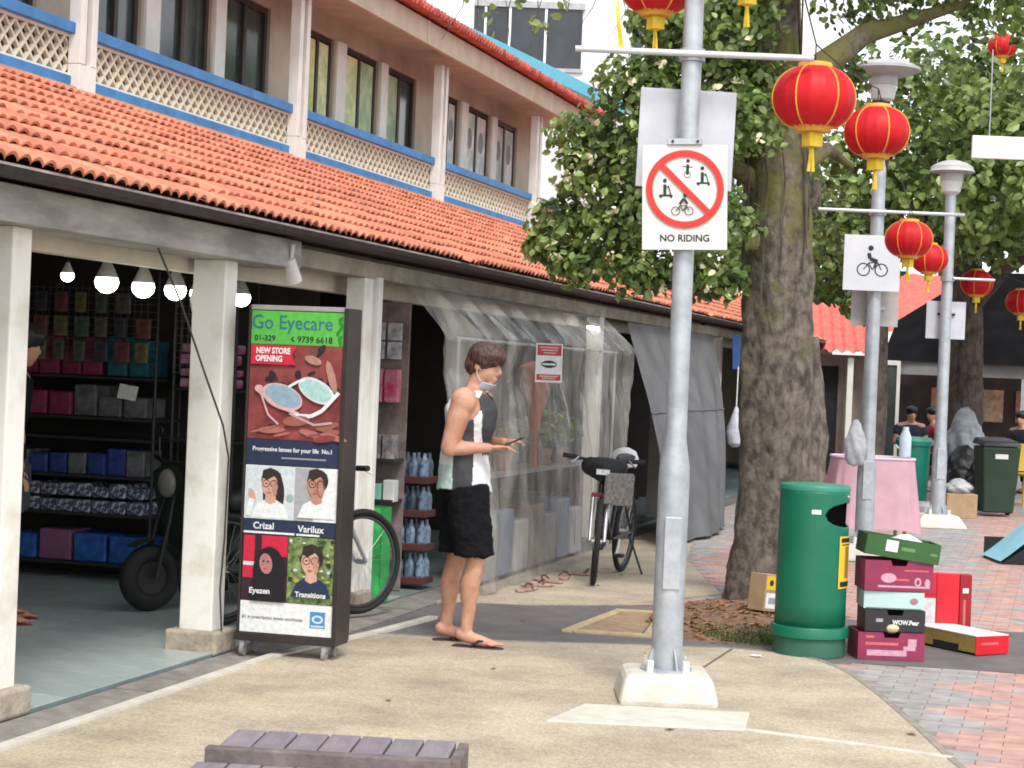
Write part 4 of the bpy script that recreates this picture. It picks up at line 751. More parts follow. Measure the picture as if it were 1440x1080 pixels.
def finger(b, root, d, up, L, r, curl):
    p = Vector(root); pts = [p.copy()]; d = Vector(d).normalized(); ax = d.cross(Vector(up)).normalized()
    for k in range(3):
        p = p+d*L*(.42, .32, .26)[k]; pts.append(p.copy()); d = Matrix.Rotation(-curl, 3, ax) @ d
    b.tube(pts, [r, r*.95, r*.88, r*.72], 8, rnd=True)
def hand(b, wrist, d, palm_n, side, s_=1., curl=.45):      # d forearm direction, palm_n palm normal, side thumb side
    d = Vector(d).normalized(); pn_ = Vector(palm_n).normalized(); sd = Vector(side).normalized(); w_ = Vector(wrist)
    c = w_+d*.05*s_
    Mx = Matrix((d, sd, pn_)).transposed(); b.ell(c, (.052*s_, .040*s_, .016*s_), 14, 8, Mx)
    for k, (o, L) in enumerate(((.029,.072),(.010,.080),(-.010,.075),(-.028,.060))): finger(b, w_+d*.088*s_+sd*o*s_, d+sd*o*1.5, pn_, L*s_, .0088*s_, curl)
    finger(b, w_+d*.03*s_+sd*.034*s_, d*.7+sd*.8, pn_, .062*s_, .0100*s_, curl*.6)
def head(b, c, s_=1.):                                     # faces +x
    c = Vector(c); b.ell(c+V(-.012,0,.025)*s_, (.098*s_,.076*s_,.098*s_), 22, 14); b.ell(c+V(.018,0,-.035)*s_, (.070*s_,.060*s_,.082*s_), 18, 12); b.ell(c+V(.052,0,-.098)*s_, (.030*s_,.032*s_,.022*s_), 12, 8)
    b.tube([c+V(.082,0,.012)*s_, c+V(.104,0,-.022)*s_, c+V(.094,0,-.034)*s_], [.008*s_,.014*s_,.012*s_], 8, rnd=True)
    b.ell(c+V(.084,0,-.062)*s_, (.012*s_,.024*s_,.007*s_), 10, 6); b.ell(c+V(.082,0,-.075)*s_, (.011*s_,.020*s_,.007*s_), 10, 6); b.ell(c+V(.078,0,.030)*s_, (.014*s_,.052*s_,.010*s_), 12, 6)
    for q in (-1, 1): b.ell(c+V(-.010,q*.076,-.012)*s_, (.018*s_,.008*s_,.030*s_), 10, 8)
def person(name, label, loc, rz, J, sk, vox, cl):
    t = thing(name, label, 'person', loc, rz); b = MB()
    # torso: front-back along x, side along y
    K_ = cl.get('bulk', 1.)
    tor = [(J['hip'], (.105,.158)), (J['hip']+V(.0,0,.09), (.100,.148)), (J['waist'], (.094,.136)), (J['chest']-V(0,0,.06), (.108*K_,.156*K_)), (J['chest']+V(0,0,.05), (.114*K_,.170*K_)), (J['chest']+V(0,0,.115), (.088*K_,.150*K_)), (J['neck']-V(0,0,.02), (.060,.085))]
    def torso(bb, g_=0., keep=None):
        N = 22; vs = []
        for p, (rx, ry) in tor:
            for j in range(N):
                a = 2*math.pi*j/N; vs.append(p+V(math.copysign(abs(math.cos(a))**.85, math.cos(a))*(rx+g_), math.copysign(abs(math.sin(a))**.85, math.sin(a))*(ry+g_), 0))
        K = len(tor); bb.add(vs, [(i*N+j, i*N+(j+1)%N, (i+1)*N+(j+1)%N, (i+1)*N+j) for i in range(K-1) for j in range(N)]+[tuple(range(N))[::-1], tuple(range((K-1)*N, K*N))])
    torso(b); b.ell(J['hip']-V(0,0,.03), (.115,.165,.11), 18, 10)
    b.tube([J['neck']-V(.01,0,.05), J['neck']+V(.005,0,.03), J['head']-V(.02,0,.06)], [.066,.056,.056], 14, rnd=True)
    for q in ('R', 'L'):
        s_ = -1 if q == 'R' else 1
        sh_, el, wr = J['sh'+q], J['el'+q], J['wr'+q]
        b.tube([J['neck']+V(-.01,s_*.04,-.02), sh_+V(0,-s_*.02,.0)], [.05,.055], 12, rnd=True); b.ell(sh_+V(0,s_*.005,-.02), (.064*K_,.060*K_,.070*K_), 14, 10)
        b.tube([sh_, sh_.lerp(el,.35), sh_.lerp(el,.7), el], [.057*K_,.056*K_,.048*K_,.042*K_], 14, rnd=True); b.tube([el, el.lerp(wr,.3), el.lerp(wr,.7), wr], [.041,.043,.033,.027], 14, rnd=True)
        hand(b, wr, wr-el, J.get('pn'+q, (0,-s_,0)), J.get('side'+q, (1,0,0)), .95)
        hp, kn, an = J['hp'+q], J['kn'+q], J['an'+q]
        b.tube([hp, hp.lerp(kn,.4), hp.lerp(kn,.8), kn], [.088,.080,.060,.056], 16, rnd=True); b.tube([kn, kn.lerp(an,.18)+V(-.008,0,0), kn.lerp(an,.35)+V(-.016,0,0), kn.lerp(an,.7)+V(-.004,0,0), an], [.054,.055,.057,.041,.034], 16, rnd=True)
        fd = J.get('foot'+q, V(1,0,0)); fs = V(-fd.y, fd.x, 0)
        z = .035; b.tube([an+V(0,0,-.02)-fd*.03, V(an.x,an.y,an.z-.045)+fd*.05, V(an.x,an.y,an.z-.058)+fd*.12, V(an.x,an.y,an.z-.064)+fd*.165], [.036,.036,.028,.020], 12, rnd=True)
        for k in range(5): b.tube([V(an.x,an.y,an.z-.064)+fd*.14+fs*(-s_)*(.026-.0135*k), V(an.x,an.y,an.z-.068)+fd*(.205-.011*k)+fs*(-s_)*(.030-.0150*k)], [.011,.0085+.003*(k == 0)], 8, rnd=True)
    hb_ = MB(); head(hb_, (0,0,0)); Mh = Matrix.Translation(J['head']) @ Euler(J.get('hrot', (0,0,0))).to_matrix().to_4x4()
    b.add([Mh @ Vector(v) for v in hb_.v], hb_.f)
    body = bpy.data.objects.new('body', remesh(b, vox, 5)); COL.objects.link(body); body.parent = t; body.data.materials.append(sk)
    # hair
    h_ = MB(); h_.ell((-.016,0,.034), (.104,.083,.098), 22, 14); h_.ell((-.055,0,-.01), (.066,.078,.075), 18, 10); h_.ell((.058,-.01,.066), (.058,.074,.042), 16, 10); h_.ell((.0,-.055,.03),(.062,.040,.052),14,8)
    for k in range(60):
        a = random.uniform(-2.2, 2.2); h_.tube([(.02+.06*math.cos(a), .07*math.sin(a), .10), (-.01+.115*math.cos(a), .088*math.sin(a), .055+wob(.015)), (-.012+.112*math.cos(a)+wob(.008), .086*math.sin(a), .028+wob(.015))], [.012,.011,.005], 5, rnd=True)
    me = remesh(h_, max(vox, .007), 2); me.transform(Mh); o = put('hair', me, t); me.materials.append(cl['hair'])
    for q in (-1, 1): 
        e_ = MB().ell((0,0,0), (.006,.012,.006), 8, 6); e_.v = [tuple(Mh @ (Vector(v)+V(.080,q*.030,.012))) for v in e_.v]; e_.build('eye', flat('dark eye', (.03,.02,.02)), t)
        e_ = MB().tube([Mh @ V(.082,q*.016,.030), Mh @ V(.084,q*.032,.034), Mh @ V(.076,q*.050,.028)], .0045, 6); e_.build('eyebrow', cl['hair'], t)
    # clothes
    c_ = MB(); torso(c_, .012); c_.ell(J['hip']-V(0,0,.02), (.125,.172,.10), 18, 10)
    if cl.get('loose'): c_.tube([J['chest']-V(0,0,.02), J['waist']+V(.004,0,0), J['hip']+V(-.008,0,-.05)], [(.19,.125),(.185,.135),(.195,.158)], 24)
    sl_ = cl.get('sleeve', 0)
    if sl_:
        for q in ('R', 'L'): c_.tube([J['sh'+q]+V(0,0,.0), J['sh'+q].lerp(J['el'+q], sl_)], [.075,.068], 14)
    else:
        for q, s_ in (('R',-1),('L',1)): c_.tube([J['neck']+V(-.012,s_*.055,-.022), J['sh'+q]+V(-.005,-s_*.055,.012)], [.062,.058], 12, rnd=True)
    me = remesh(c_, max(vox, .008), 4); zb = cl['hem']
    if sl_: cull(me, lambda p: p.z > zb and p.z < J['neck'].z+.02, [cl['shirt']])
    else:
        def keep(p):
            if p.z < zb+.012*math.sin(p.x*30+p.y*9): return False
            q = J['shR'] if p.y < 0 else J['shL']
            if (p-q-V(0,0,-.04)).length < .098 and abs(p.y) > .105: return False
            if p.z > J['neck'].z-.005: return False
            if p.x > J['neck'].x+.045 and p.z > J['neck'].z-.07+.8*abs(p.y): return False
            return True
        cull(me, keep, cl['shirt'], cl['pick'])
    so = put('shirt', me, t); s_m = so.modifiers.new('thick', 'SOLIDIFY'); s_m.thickness = .004
    tx = bpy.data.textures.get('cloth folds') or bpy.data.textures.new('cloth folds', 'CLOUDS'); d_ = so.modifiers.new('folds', 'DISPLACE'); d_.texture = tx; d_.strength = .016; d_.mid_level = .45; d_.texture_coords = 'LOCAL'
    c_ = MB(); c_.ell(J['hip']-V(0,0,.02), (.132,.182,.115), 20, 12)
    for q in ('R', 'L'): 
        k_ = cl['leg']; hp, kn = J['hp'+q], J['kn'+q]; e = hp.lerp(kn, k_) if k_ <= 1 else kn.lerp(J['an'+q], k_-1)
        if k_ > 1: c_.tube([hp+V(0,0,.03), hp.lerp(kn,.5), kn, e], [.110,.100,.082,.066], 18)
        else: c_.tube([hp+V(0,0,.04), hp.lerp(kn,.45)+V(-.004,0,0), e], [(.118,.118),(.112,.116),(.104,.112)], 18)
    for k in range(16): c_.v
    me = remesh(c_, max(vox, .008), 5); zl = min(J['kn'+q].z+ (J['hp'+q]-J['kn'+q]).z*(1-cl['leg']) for q in 'RL') if cl['leg'] <= 1 else J['anR'].z+.08
    cull(me, lambda p: p.z > zl+.012 and p.z < J['hip'].z+.075, [cl['short']])
    so = put('shorts' if cl['leg'] <= 1 else 'trousers', me, t); s_m = so.modifiers.new('thick', 'SOLIDIFY'); s_m.thickness = .005
    tx = bpy.data.textures.get('cloth folds') or bpy.data.textures.new('cloth folds', 'CLOUDS'); tx.noise_scale = .07
    d_ = so.modifiers.new('folds', 'DISPLACE'); d_.texture = tx; d_.strength = .034; d_.mid_level = .45; d_.texture_coords = 'LOCAL'
    for q in ('R', 'L'):
        an = J['an'+q]; fd = J.get('foot'+q, V(1,0,0)); fs = V(-fd.y, fd.x, 0); zt = an.z-.085
        f = MB(); out = [(-.075,.030),(-.06,.038),(.0,.036),(.10,.044),(.17,.046),(.205,.034),(.222,.012)]
        poly = [(x, y) for x, y in out]+[(x, -y) for x, y in out[::-1]]; Mf = Matrix(((fd.x, fs.x, 0, an.x),(fd.y, fs.y, 0, an.y),(0,0,1,0),(0,0,0,1)))
        f.prism(poly, zt-.018, zt+.001, Mf); f_ = f.build('flip_flop', cl['shoe'], t, bevel=.004)
        si = -1 if q == 'R' else 1
        for e in (-1, 1): MB().tube([Mf @ V(.155,si*-.010,zt+.0), Mf @ V(.135,e*.012+si*-.010,zt+.034), Mf @ V(.085,e*.036,zt+.036), Mf @ V(.03,e*.041,zt+.0)], [.005,.008,.008,.005], 6).build('strap', cl['shoe'], f_)
    return t
blk_cloth = mat('black cloth', (.008,.008,.010), .95, .2, 20, .3, 60, spec=.12); white_cl = mat('white jersey', (.66,.67,.68), .8, .05, 9, .25, 25); char_cl = mat('charcoal jersey', (.045,.046,.052), .85, .15, 9, .25, 25); mint_cl = mat('mint jersey trim', (.45,.56,.54), .8)
brown_hair = mat('dark brown hair', (.030,.014,.010), .4, .4, 60, 1., 90, col2=(.115,.050,.036), spec=.5, stretch=(1,1,.22)); black_hair = mat('black hair', (.012,.010,.010), .45)
JM = dict(hip=V(-.025,0,.90), waist=V(-.045,0,1.07), chest=V(-.012,0,1.285), neck=V(.005,0,1.445), head=V(.055,0,1.590), hrot=(R(0),R(13),R(-16)),
          shR=V(-.03,-.185,1.395), elR=V(-.095,-.215,1.115), wrR=V(.115,-.14,1.125), pnR=V(.1,.35,.9), sideR=V(.3,.9,-.2),
          shL=V(.01,.185,1.395), elL=V(.02,.225,1.13), wrL=V(.165,.12,1.15), pnL=V(.1,-.4,.9), sideL=V(.3,-.9,-.2),
          hpR=V(-.005,-.085,.86), knR=V(.065,-.105,.475), anR=V(.025,-.10,.088), hpL=V(-.045,.085,.86), knL=V(-.08,.10,.475), anL=V(-.125,.105,.088), footR=V(.995,-.10,0).normalized(), footL=V(.97,.24,0).normalized())
def pickm(p):                                             # white side and back panels, charcoal front and lower side
    if p.z > 1.30 and p.x < .055: return 0
    if p.x < -.075: return 0 if p.z > 1.02 else 2
    if p.x > .035 and p.z < 1.33: return 0 if p.y < .02 and p.z > .80+.9*(p.x-.03) and p.x < .075 else (1 if p.z > 1.08 else 0)
    return 1
man = person('person', 'man in white and charcoal tank top and black shorts standing in flip flops', (-3.225, 10.43, .012), CR-R(8), JM, skin, .0065, dict(hair=brown_hair, shirt=[white_cl, char_cl, mint_cl], pick=pickm, bulk=1.17, loose=1, hem=.875, short=blk_cloth, leg=.93, shoe=mat('dark brown rubber', (.04,.02,.02), .7)))
Mh = Matrix.Translation(JM['head']) @ Euler(JM['hrot']).to_matrix().to_4x4()
mk = MB().grid(14, 8, lambda u, v: Mh @ V(.022+.066*math.cos((u-.5)*2.6)-.030*v, .068*math.sin((u-.5)*2.6)*(1-.15*v), -.088-.040*v-.006*math.cos((u-.5)*2.6))); mo = mk.build('face_mask', mat('pale blue mask', (.50,.60,.68), .8), man, smooth=True); mo.modifiers.new('t', 'SOLIDIFY').thickness = .004
for q in (-1, 1): MB().tube([Mh @ V(.03,q*.070,-.09), Mh @ V(.0,q*.076,-.055), Mh @ V(-.012,q*.080,-.02)], .0018, 5).build('mask_loop', white_cl, man)
ph = thing('mobile_phone', 'dark mobile phone held in both hands of the man', 'phone', man.matrix_world @ V(0,0,0)); ph.location = man.location+Matrix.Rotation(CR-R(8), 3, 'Z') @ V(.235,-.03,1.158); ph.rotation_euler = (0, R(-25), CR-R(8))
MB().box(-.07,-.036,-.004,.07,.036,.004).build('body', black, ph, bevel=.003); MB().box(-.064,-.032,.0041,.064,.032,.0052).build('screen', mat('phone glass', (.03,.03,.035), .1), ph)
# shopper half hidden by the pillar
JS = dict(JM); JS.update(elR=V(.03,-.23,1.10), wrR=V(.10,-.20,.90), elL=V(.0,.23,1.10), wrL=V(.02,.21,.88), hpL=V(-.01,.085,.86), knL=V(-.01,.10,.475), anL=V(-.04,.10,.088), hpR=V(-.01,-.085,.86), knR=V(.01,-.10,.475), anR=V(-.03,-.10,.088), hrot=(0,R(12),0))
person('person', 'shopper in black shirt and dark shorts half hidden by the white pillar', (-5.79, 9.77, .018), CR+R(4), JS, skin2, .011, dict(hair=black_hair, shirt=blk_cloth, sleeve=.5, hem=.90, short=mat('dark denim', (.03,.035,.05), .85), leg=.62, shoe=mat('maroon rubber', (.2,.04,.05))))
JF = dict(JM); JF.update(elR=V(.0,-.24,1.12), wrR=V(.10,-.22,.93), elL=V(0,.24,1.12), wrL=V(.08,.22,.93), hpL=V(-.01,.085,.86), knL=V(-.01,.10,.475), anL=V(-.04,.10,.088), hpR=V(-.01,-.085,.86), knR=V(.01,-.10,.475), anR=V(-.03,-.10,.088), hrot=(0,0,0), head=V(.02,0,1.59))
dz = V(0,0,-.42)
JF = {k_: (v_+dz if isinstance(v_, Vector) and k_ not in ('pnR','pnL','sideR','sideL','footR','footL') else v_) for k_, v_ in JF.items()}
JF.update(wrR=V(.28,-.18,.68), wrL=V(.28,.18,.68), elR=V(.02,-.25,.72), elL=V(.02,.25,.72), hpR=V(.02,-.09,.47), hpL=V(.02,.09,.47), knR=V(.42,-.12,.49), knL=V(.42,.12,.49), anR=V(.40,-.12,.088), anL=V(.38,.12,.088))
for k, (x, y, rz, sh_c, lb) in enumerate(((-2.30,30.6,-70,(.02,.025,.05),'person in dark navy shirt seated beside the leaning door frame'),(-1.98,31.2,200,(.40,.03,.06),'person in red shirt seated behind the far lamp post'),(-.62,30.9,-120,(.015,.015,.02),'person in black shirt seated behind the wheelie bin'),(-.15,31.1,170,(.10,.06,.05),'person in brown shirt seated beside the yellow chair'))):
    person('person', lb, (x, y, 0), R(rz), JF, skin, .022, dict(hair=black_hair, shirt=mat('far shirt %d' % k, sh_c, .85), sleeve=.55, hem=.47, short=blk_cloth, leg=1.75, shoe=black))
    st2 = thing('stool', ['round stool under the person in navy', 'round stool under the person in red', 'round stool under the person in black', 'round stool under the person in brown'][k], 'stool', (x, y, 0)); MB().lathe([(.16,.33),(.17,.345),(.16,.36)], 16).build('seat', mat('stool plastic', (.35,.04,.04)), st2)
    for q in range(3): a_ = q*2.1; MB().tube([(.17*math.cos(a_),.17*math.sin(a_),0),(.12*math.cos(a_),.12*math.sin(a_),.33)], .014, 6).build('leg', steel, st2)

# ---------------------------------------------------------------- bicycles
def bicycle(label, loc, rz, frame_m, steer=0., bag=True, wheel_r=.33, lean=0.):
    t = thing('bicycle', label, 'bicycle', loc, rot=(lean, 0, rz)); wr = wheel_r; B = .53
    def wheel(parent, c, name='wheel'):
        w_ = MB().torus((0,0,0), wr-.022, .022, 40, 8).build(name, rubber, parent, c, smooth=True); MB().torus((0,0,0), wr-.052, .011, 36, 6).build('rim', mat('dark rim', (.09,.09,.095), .35, metal=.6), w_, smooth=True)
        sp = MB()
        for k in range(24): a = k*2*math.pi/24; sp.tube([(.014*math.cos(a+.6),(-1)**k*.022,.014*math.sin(a+.6)),((wr-.055)*math.cos(a),0,(wr-.055)*math.sin(a))], .0012, 3, caps=False)
        s_ = sp.build('spokes', chrome, w_); s_['kind'] = 'stuff'; MB().tube([(0,-.04,0),(0,.04,0)], .018, 10).build('hub', chrome, w_)
    fk = Vector((B-.10,0,.62)); bb_ = Vector((-.06,0,.30)); st_ = Vector((-.20,0,.78)); hd = Vector((.33,0,.80)); ra = Vector((-B,0,wr)); hl = Vector((.355,0,.68))
    wheel(t, ra)
    for nm, a, c, r in (('top_tube',hd,st_.lerp(bb_,.12),.018),('down_tube',hl,bb_,.021),('seat_tube',st_,bb_,.017)): MB().tube([a,c], r, 10).build(nm, frame_m, t, smooth=True)
    for q in (-.05,.05): MB().tube([bb_+V(0,q*.5,0), ra+V(0,q,0)], .010, 8).build('chain_stay', frame_m, t); MB().tube([st_.lerp(bb_,.1)+V(0,q*.4,0), ra+V(0,q,0)], .009, 8).build('seat_stay', frame_m, t)
    MB().tube([hd+V(-.006,0,.03), hl+V(.006,0,-.03)], .024, 10).build('head_tube', frame_m, t, smooth=True)
    MB().tube([st_, st_+V(-.03,0,.12)], .013, 8).build('seat_post', chrome, t); MB().tube([st_+V(-.16,0,.145), st_+V(-.06,0,.14), st_+V(.10,0,.135)], [(.075,.03),(.06,.028),(.02,.018)], 12, rnd=True).build('saddle', black, t, smooth=True)
    fp = bpy.data.objects.new('steering', None); fp = MB().tube([hd+V(-.012,0,.10)-hl, V(0,0,0)], .014, 8).build('stem', chrome, t, hl); fp.rotation_euler = (0,0,steer)
    fa = Vector((B,0,wr))-hl
    for q in (-.055,.055): MB().tube([V(0,q,-.02), V(.02,q,-.10), fa+V(0,q,0)], [.017,.017,.012], 10).build('fork_leg', mat('silver fork', (.5,.5,.52), .3, .1, metal=.7), fp, smooth=True)
    MB().box(-.02,-.07,-.035,.03,.07,-.005).build('fork_crown', mat('maroon crown', (.25,.02,.06), .4), fp, bevel=.006)
    wheel(fp, fa, 'front_wheel')
    hh = hd+V(-.012,0,.10)-hl
    MB().tube([hh+V(-.03,-.31,.03), hh+V(0,-.16,.02), hh+V(.03,0,0), hh+V(0,.16,.02), hh+V(-.03,.31,.03)], .0125, 10).build('handlebar', black, fp, smooth=True)
    for q in (-1,1): MB().tube([hh+V(-.035,q*.31,.032), hh+V(-.02,q*.20,.026)], .018, 10).build('grip', rubber, fp); MB().tube([hh+V(0,q*.19,.03), hh+V(.07,q*.24,-.01)], .006, 6).build('brake_lever', chrome, fp)
    MB().lathe([(.10,-.006),(.10,.006)], 24).build('chainring', black, t, bb_+V(0,-.06,0), (math.pi/2,0,0))
    for q in (-1,1):
        MB().tube([bb_+V(0,q*.075,0), bb_+V(q*.12,q*.085,-q*.11)], .010, 8).build('crank', chrome, t); MB().box(-.045,-.03,-.012,.045,.03,.012).build('pedal', black, t, bb_+V(q*.12,q*.12,-q*.11))
    MB().tube([ra+V(.06,.06,-.03), V(-.42,.20,.01)], .009, 6).build('kickstand', black, t)
    MB().grid(16, 3, lambda u, v: (-B+(wr+.035)*math.cos(.5+u*1.9), (v-.5)*.06, wr+(wr+.035)*math.sin(.5+u*1.9))).build('mudguard', black, t, smooth=True)
    if bag:
        MB().tube([hh+V(.02,-.10,-.03), hh+V(.07,0,-.05), hh+V(.02,.12,-.03)], [(.06,.07),(.09,.10),(.06,.07)], 14, rnd=True).build('handlebar_bag', mat('black nylon bag', (.02,.02,.022), .6, .3, 10, .5, 30), fp, smooth=True)
        MB().box(hh.x+.02,.02,hh.z-.30,hh.x+.16,.24,hh.z-.06).build('basket', mat('mesh basket', (.20,.19,.18), .6, .4, 60), fp, bevel=.015); MB().box(hh.x+.15,-.05,hh.z-.08,hh.x+.158,.05,hh.z-.04).build('bag_label', wht, fp)
    return t
bicycle('black bicycle with handlebar bag parked by the plastic curtain facing the street corner', (-3.36, 14.46, .009), R(-91), mat('black frame paint', (.02,.02,.022), .3), R(15), True, .325, R(-3))
bicycle('black bicycle with fat tyre mostly hidden by the advert stand', (-4.42, 10.77, .018), R(62), mat('black frame paint', (.02,.02,.022), .3), 0, False, .33)
tag(MB().lathe([(.02,0),(.10,.02),(.115,.08),(.09,.14),(.03,.17)], 18).build('white_helmet', mat('white plastic', (.75,.75,.74), .4), None, (-3.37,15.05,.83), smooth=True), 'white rounded helmet resting behind the bicycle handlebars', 'helmet')

# ---------------------------------------------------------------- litter bin and boxes
bgreen = mat('green bin plastic', (.004,.135,.075), .38, .1, 4, .04, 60, spec=.45); bgreen_d = mat('dusty green plastic', (.035,.12,.08), .6, .15, 6)
bn = thing('litter_bin', 'round dark green litter bin with yellow sticker beside the tree', 'bin', (-1.37, 11.2, .004), CR)
bm_ = MB(); N = 220; zs = [.155,.30,.55,.695]+[.70+.005*k for k in range(39)]+[.90,.94,.955]; hole = lambda a, z: (abs(z-.82) < .07) and abs((a-R(-24)+math.pi) % (2*math.pi)-math.pi) < R(56)*max(0, 1-((z-.82)/.07)**2)**.38
vs = []; r_ = .205
for z in zs:
    for j in range(N): a = 2*math.pi*j/N; q = r_*(1-.02*z); vs.append((q*math.cos(a), q*math.sin(a), z))
fs = []
for i in range(len(zs)-1):
    for j in range(N):
        if not hole(2*math.pi*(j+.5)/N, (zs[i]+zs[i+1])/2): fs.append((i*N+j, i*N+(j+1)%N, (i+1)*N+(j+1)%N, (i+1)*N+j))
bm_.add(vs, fs); bd = bm_.build('body', bgreen, bn, smooth=True); sm = bd.modifiers.new('t', 'SOLIDIFY'); sm.thickness = .012; sm.offset = -1
MB().lathe([(.17,.16),(.185,.9)], 32, caps=False).build('liner', mat('black liner', (.004,.004,.005), .95, spec=0.), bn, smooth=True)
MB().lathe([(r_*.99,.952),(r_*1.0,.975),(r_*.97,.985),(r_*.6,.992),(.02,.995)], 48).build('lid', mat('lighter green lid', (.03,.21,.14), .45), bn, smooth=True)
MB().lathe([(.2,0),(.208,.004),(.208,.105)], 48).build('base', bgreen_d, bn, smooth=True); MB().lathe([(.212,.106),(.226,.112),(.226,.165),(.222,.172),(.212,.175)], 48).build('band', bgreen, bn, smooth=True)
def wrap(name, a0, a1, z0, z1, mt, r=.2075, prt=None): return MB().grid(10, 4, lambda u, v: (r*math.cos(a0+(a1-a0)*u), r*math.sin(a0+(a1-a0)*u), z0+(z1-z0)*v)).build(name, mt, prt or bn, smooth=True)
yst = wrap('yellow_sticker', R(-52), R(-4), .40, .70, mat('sticker yellow', (.75,.48,.03), .5, .08)); wrap('print', R(-48), R(-8), .665, .69, ink, .2085, yst); wrap('print', R(-48), R(-8), .41, .44, ink, .2085, yst); wrap('print', R(-36), R(-22), .46, .64, flat('sticker brown', (.30,.16,.03)), .2085, yst); wrap('print', R(-46), R(-14), .648, .655, ink, .2085, yst)
wrap('white_label', R(-103), R(-88), .825, .85, wht, .2035); MB().ell((.204*math.cos(R(-30)),.204*math.sin(R(-30)),.925), (.008,.008,.010), 8, 6).build('rivet', chrome, bn)
card = mat('cardboard', (.36,.25,.15), .85, .12, 10)
def tray(name, label, loc, rz, w_, d, h, mt, inner, prints=(), cut=True, rx=0, ry=0, solid=None):
    t = thing(name, label, 'box', loc, rot=(rx, ry, rz)); b = MB(); th = .006; x, y = w_/2, d/2
    MB().box(-x,-y,0,x,y,th).build('base', mt, t)
    for s_ in (-1,1):
        if cut and s_ == -1:
            hw = .05; MB().prism([(-x,th),(x,th),(x,h),(hw,h),(hw*.8,h-.03),(-hw*.8,h-.03),(-hw,h),(-x,h)], -th/2, th/2, Matrix.Translation((0,-y+th/2,0)) @ Matrix.Rotation(math.pi/2, 4, 'X')).build('side', mt, t)
        else: MB().box(-x, s_*y-(th if s_ > 0 else 0), th, x, s_*y+(th if s_ < 0 else 0), h).build('side', mt, t)
        MB().box(s_*x-(th if s_ > 0 else 0), -y+th, th, s_*x+(th if s_ < 0 else 0), y-th, h).build('end', mt, t)
    if solid: MB().box(-x+th, -y+th, th, x-th, y-th, h-.01).build('filling', solid, t)
    if prints:
        p = Pr(); p.y = -y-.0005
        for q in prints: p.rect(*q)
        p.build('print', None, t)
    return t
mar = mat('maroon carton', (.24,.025,.075), .55, .12, 8); mar_l = flat('carton pink print', (.55,.30,.38)); coral = flat('carton coral print', (.55,.12,.12)); mintc = mat('mint carton', (.42,.58,.55), .55, .06); blkc = mat('black carton', (.025,.022,.024), .5, .2); dgr = mat('dark green crate', (.03,.10,.025), .5, .15); redc = mat('red carton', (.58,.008,.02), .45, .08); gcr = flat('olive gold', (.30,.22,.06))
bx, by = -.935, 11.36
t = tray('fruit_carton', 'maroon fruit carton with pale printed strip at the bottom of the pile', (bx-.005, by-.04, .006), CR+R(2), .385, .28, .158, mar, dark, [(-.14,.025,.09,.058,mar_l),(.07,.058,.14,.082,mar_l),(.095,.082,.145,.125,mar_l),(-.15,.085,.04,.102,coral),(-.15,.125,-.10,.14,coral)])
tag(MB().ell((0,0,0),(.05,.035,.03),10,6).build('crumpled_paper', mat('pale crumpled paper', (.58,.50,.32), .9, .2, 20, .8, 30), None, (bx+.03,by-.12,.185)), 'pale crumpled paper stuffed in the bottom maroon carton', 'paper')
t = tray('fruit_carton', 'black fruit carton with white lettering in the middle of the pile', (bx+.015, by-.01, .165), CR, .345, .26, .125, blkc, dark, [(-.11,.055,-.07,.075,grey_p)]); text('WOW.Pear', .036, wht, t, (.06,-.134,.055), bold=.0012, wide=.85)
t = tray('fruit_carton', 'pale mint fruit carton with a small red emblem', (bx+.005, by, .295), CR+R(-1), .345, .26, .10, mintc, dark, [(-.16,.002,.16,.006,ink)], cut=False); p = Pr(); p.y = -.131; p.el(.115,.048,.024,.020,flat('emblem grey',(.25,.22,.24))); p.el(.115,.048,.014,.011,coral); p.build('print', None, t)
t = tray('fruit_carton', 'maroon fruit carton with notch and pale oval print', (bx+.02, by+.0, .40), CR+R(2), .395, .27, .175, mar, dark, [(-.12,.02,.18,.032,mar_l),(.03,.115,.17,.124,coral),(-.02,.06,.06,.072,coral)]); p = Pr(); p.y = -.1365; p.el(-.06,.075,.045,.028,mar_l); p.el(.11,.055,.020,.026,mar_l); p.el(.11,.055,.010,.015,mar); p.el(.165,.05,.016,.026,mar_l); p.build('print', None, t)
t = tray('fruit_crate', 'dark green fruit crate with white label on top of the pile', (bx+.03, by+.01, .585), CR, .43, .30, .115, dgr, dark, [(-.10,.035,-.03,.10,wht),(-.01,.05,.07,.07,flat('pale green print',(.12,.24,.08))),(.16,.045,.20,.06,flat('pale green print',(.12,.24,.08)))], cut=False, ry=R(7)); MB().grid(8,6,lambda u,v:(-.06+.22*u,-.10+.2*v,.09+.045*math.sin(u*3.14)*math.sin(v*3.14)+.01*random.random())).build('wrapping', wht, t)
t = thing('red_carton', 'bright red carton standing on its side with a white strip', 'box', (-.72, 12.15, .006), rot=(R(-3), 0, CR-R(4))); b = MB(); 
MB().box(-.20,0,0,.15,.12,.43).build('body', redc, t, bevel=.006); MB().box(.152,.0,.005,.225,.12,.425).build('side_wall', mat('deep red carton', (.30,.006,.012), .5), t, bevel=.004); p = Pr(); p.y = -.001
p.rect(-.075,.02,.005,.27,mat('whitish strip', (.55,.52,.52), .5, .2, 18)); p.rect(-.20,.29,.005,.296,mat('deep red carton',(.3,.006,.012))); p.rect(.17,.31,.205,.34,wht); p.rect(.175,.05,.19,.27,coral); p.line([(-.085,0),(-.085,.43)],.006,mat('deep red carton',(.3,.006,.012))); p.line([(.012,0),(.012,.43)],.006,mat('deep red carton',(.3,.006,.012))); p.build('print', None, t)
MB().box(-.20,.002,.4305,.15,.118,.435).build('top_flap', mat('pink edge', (.62,.30,.30)), t)
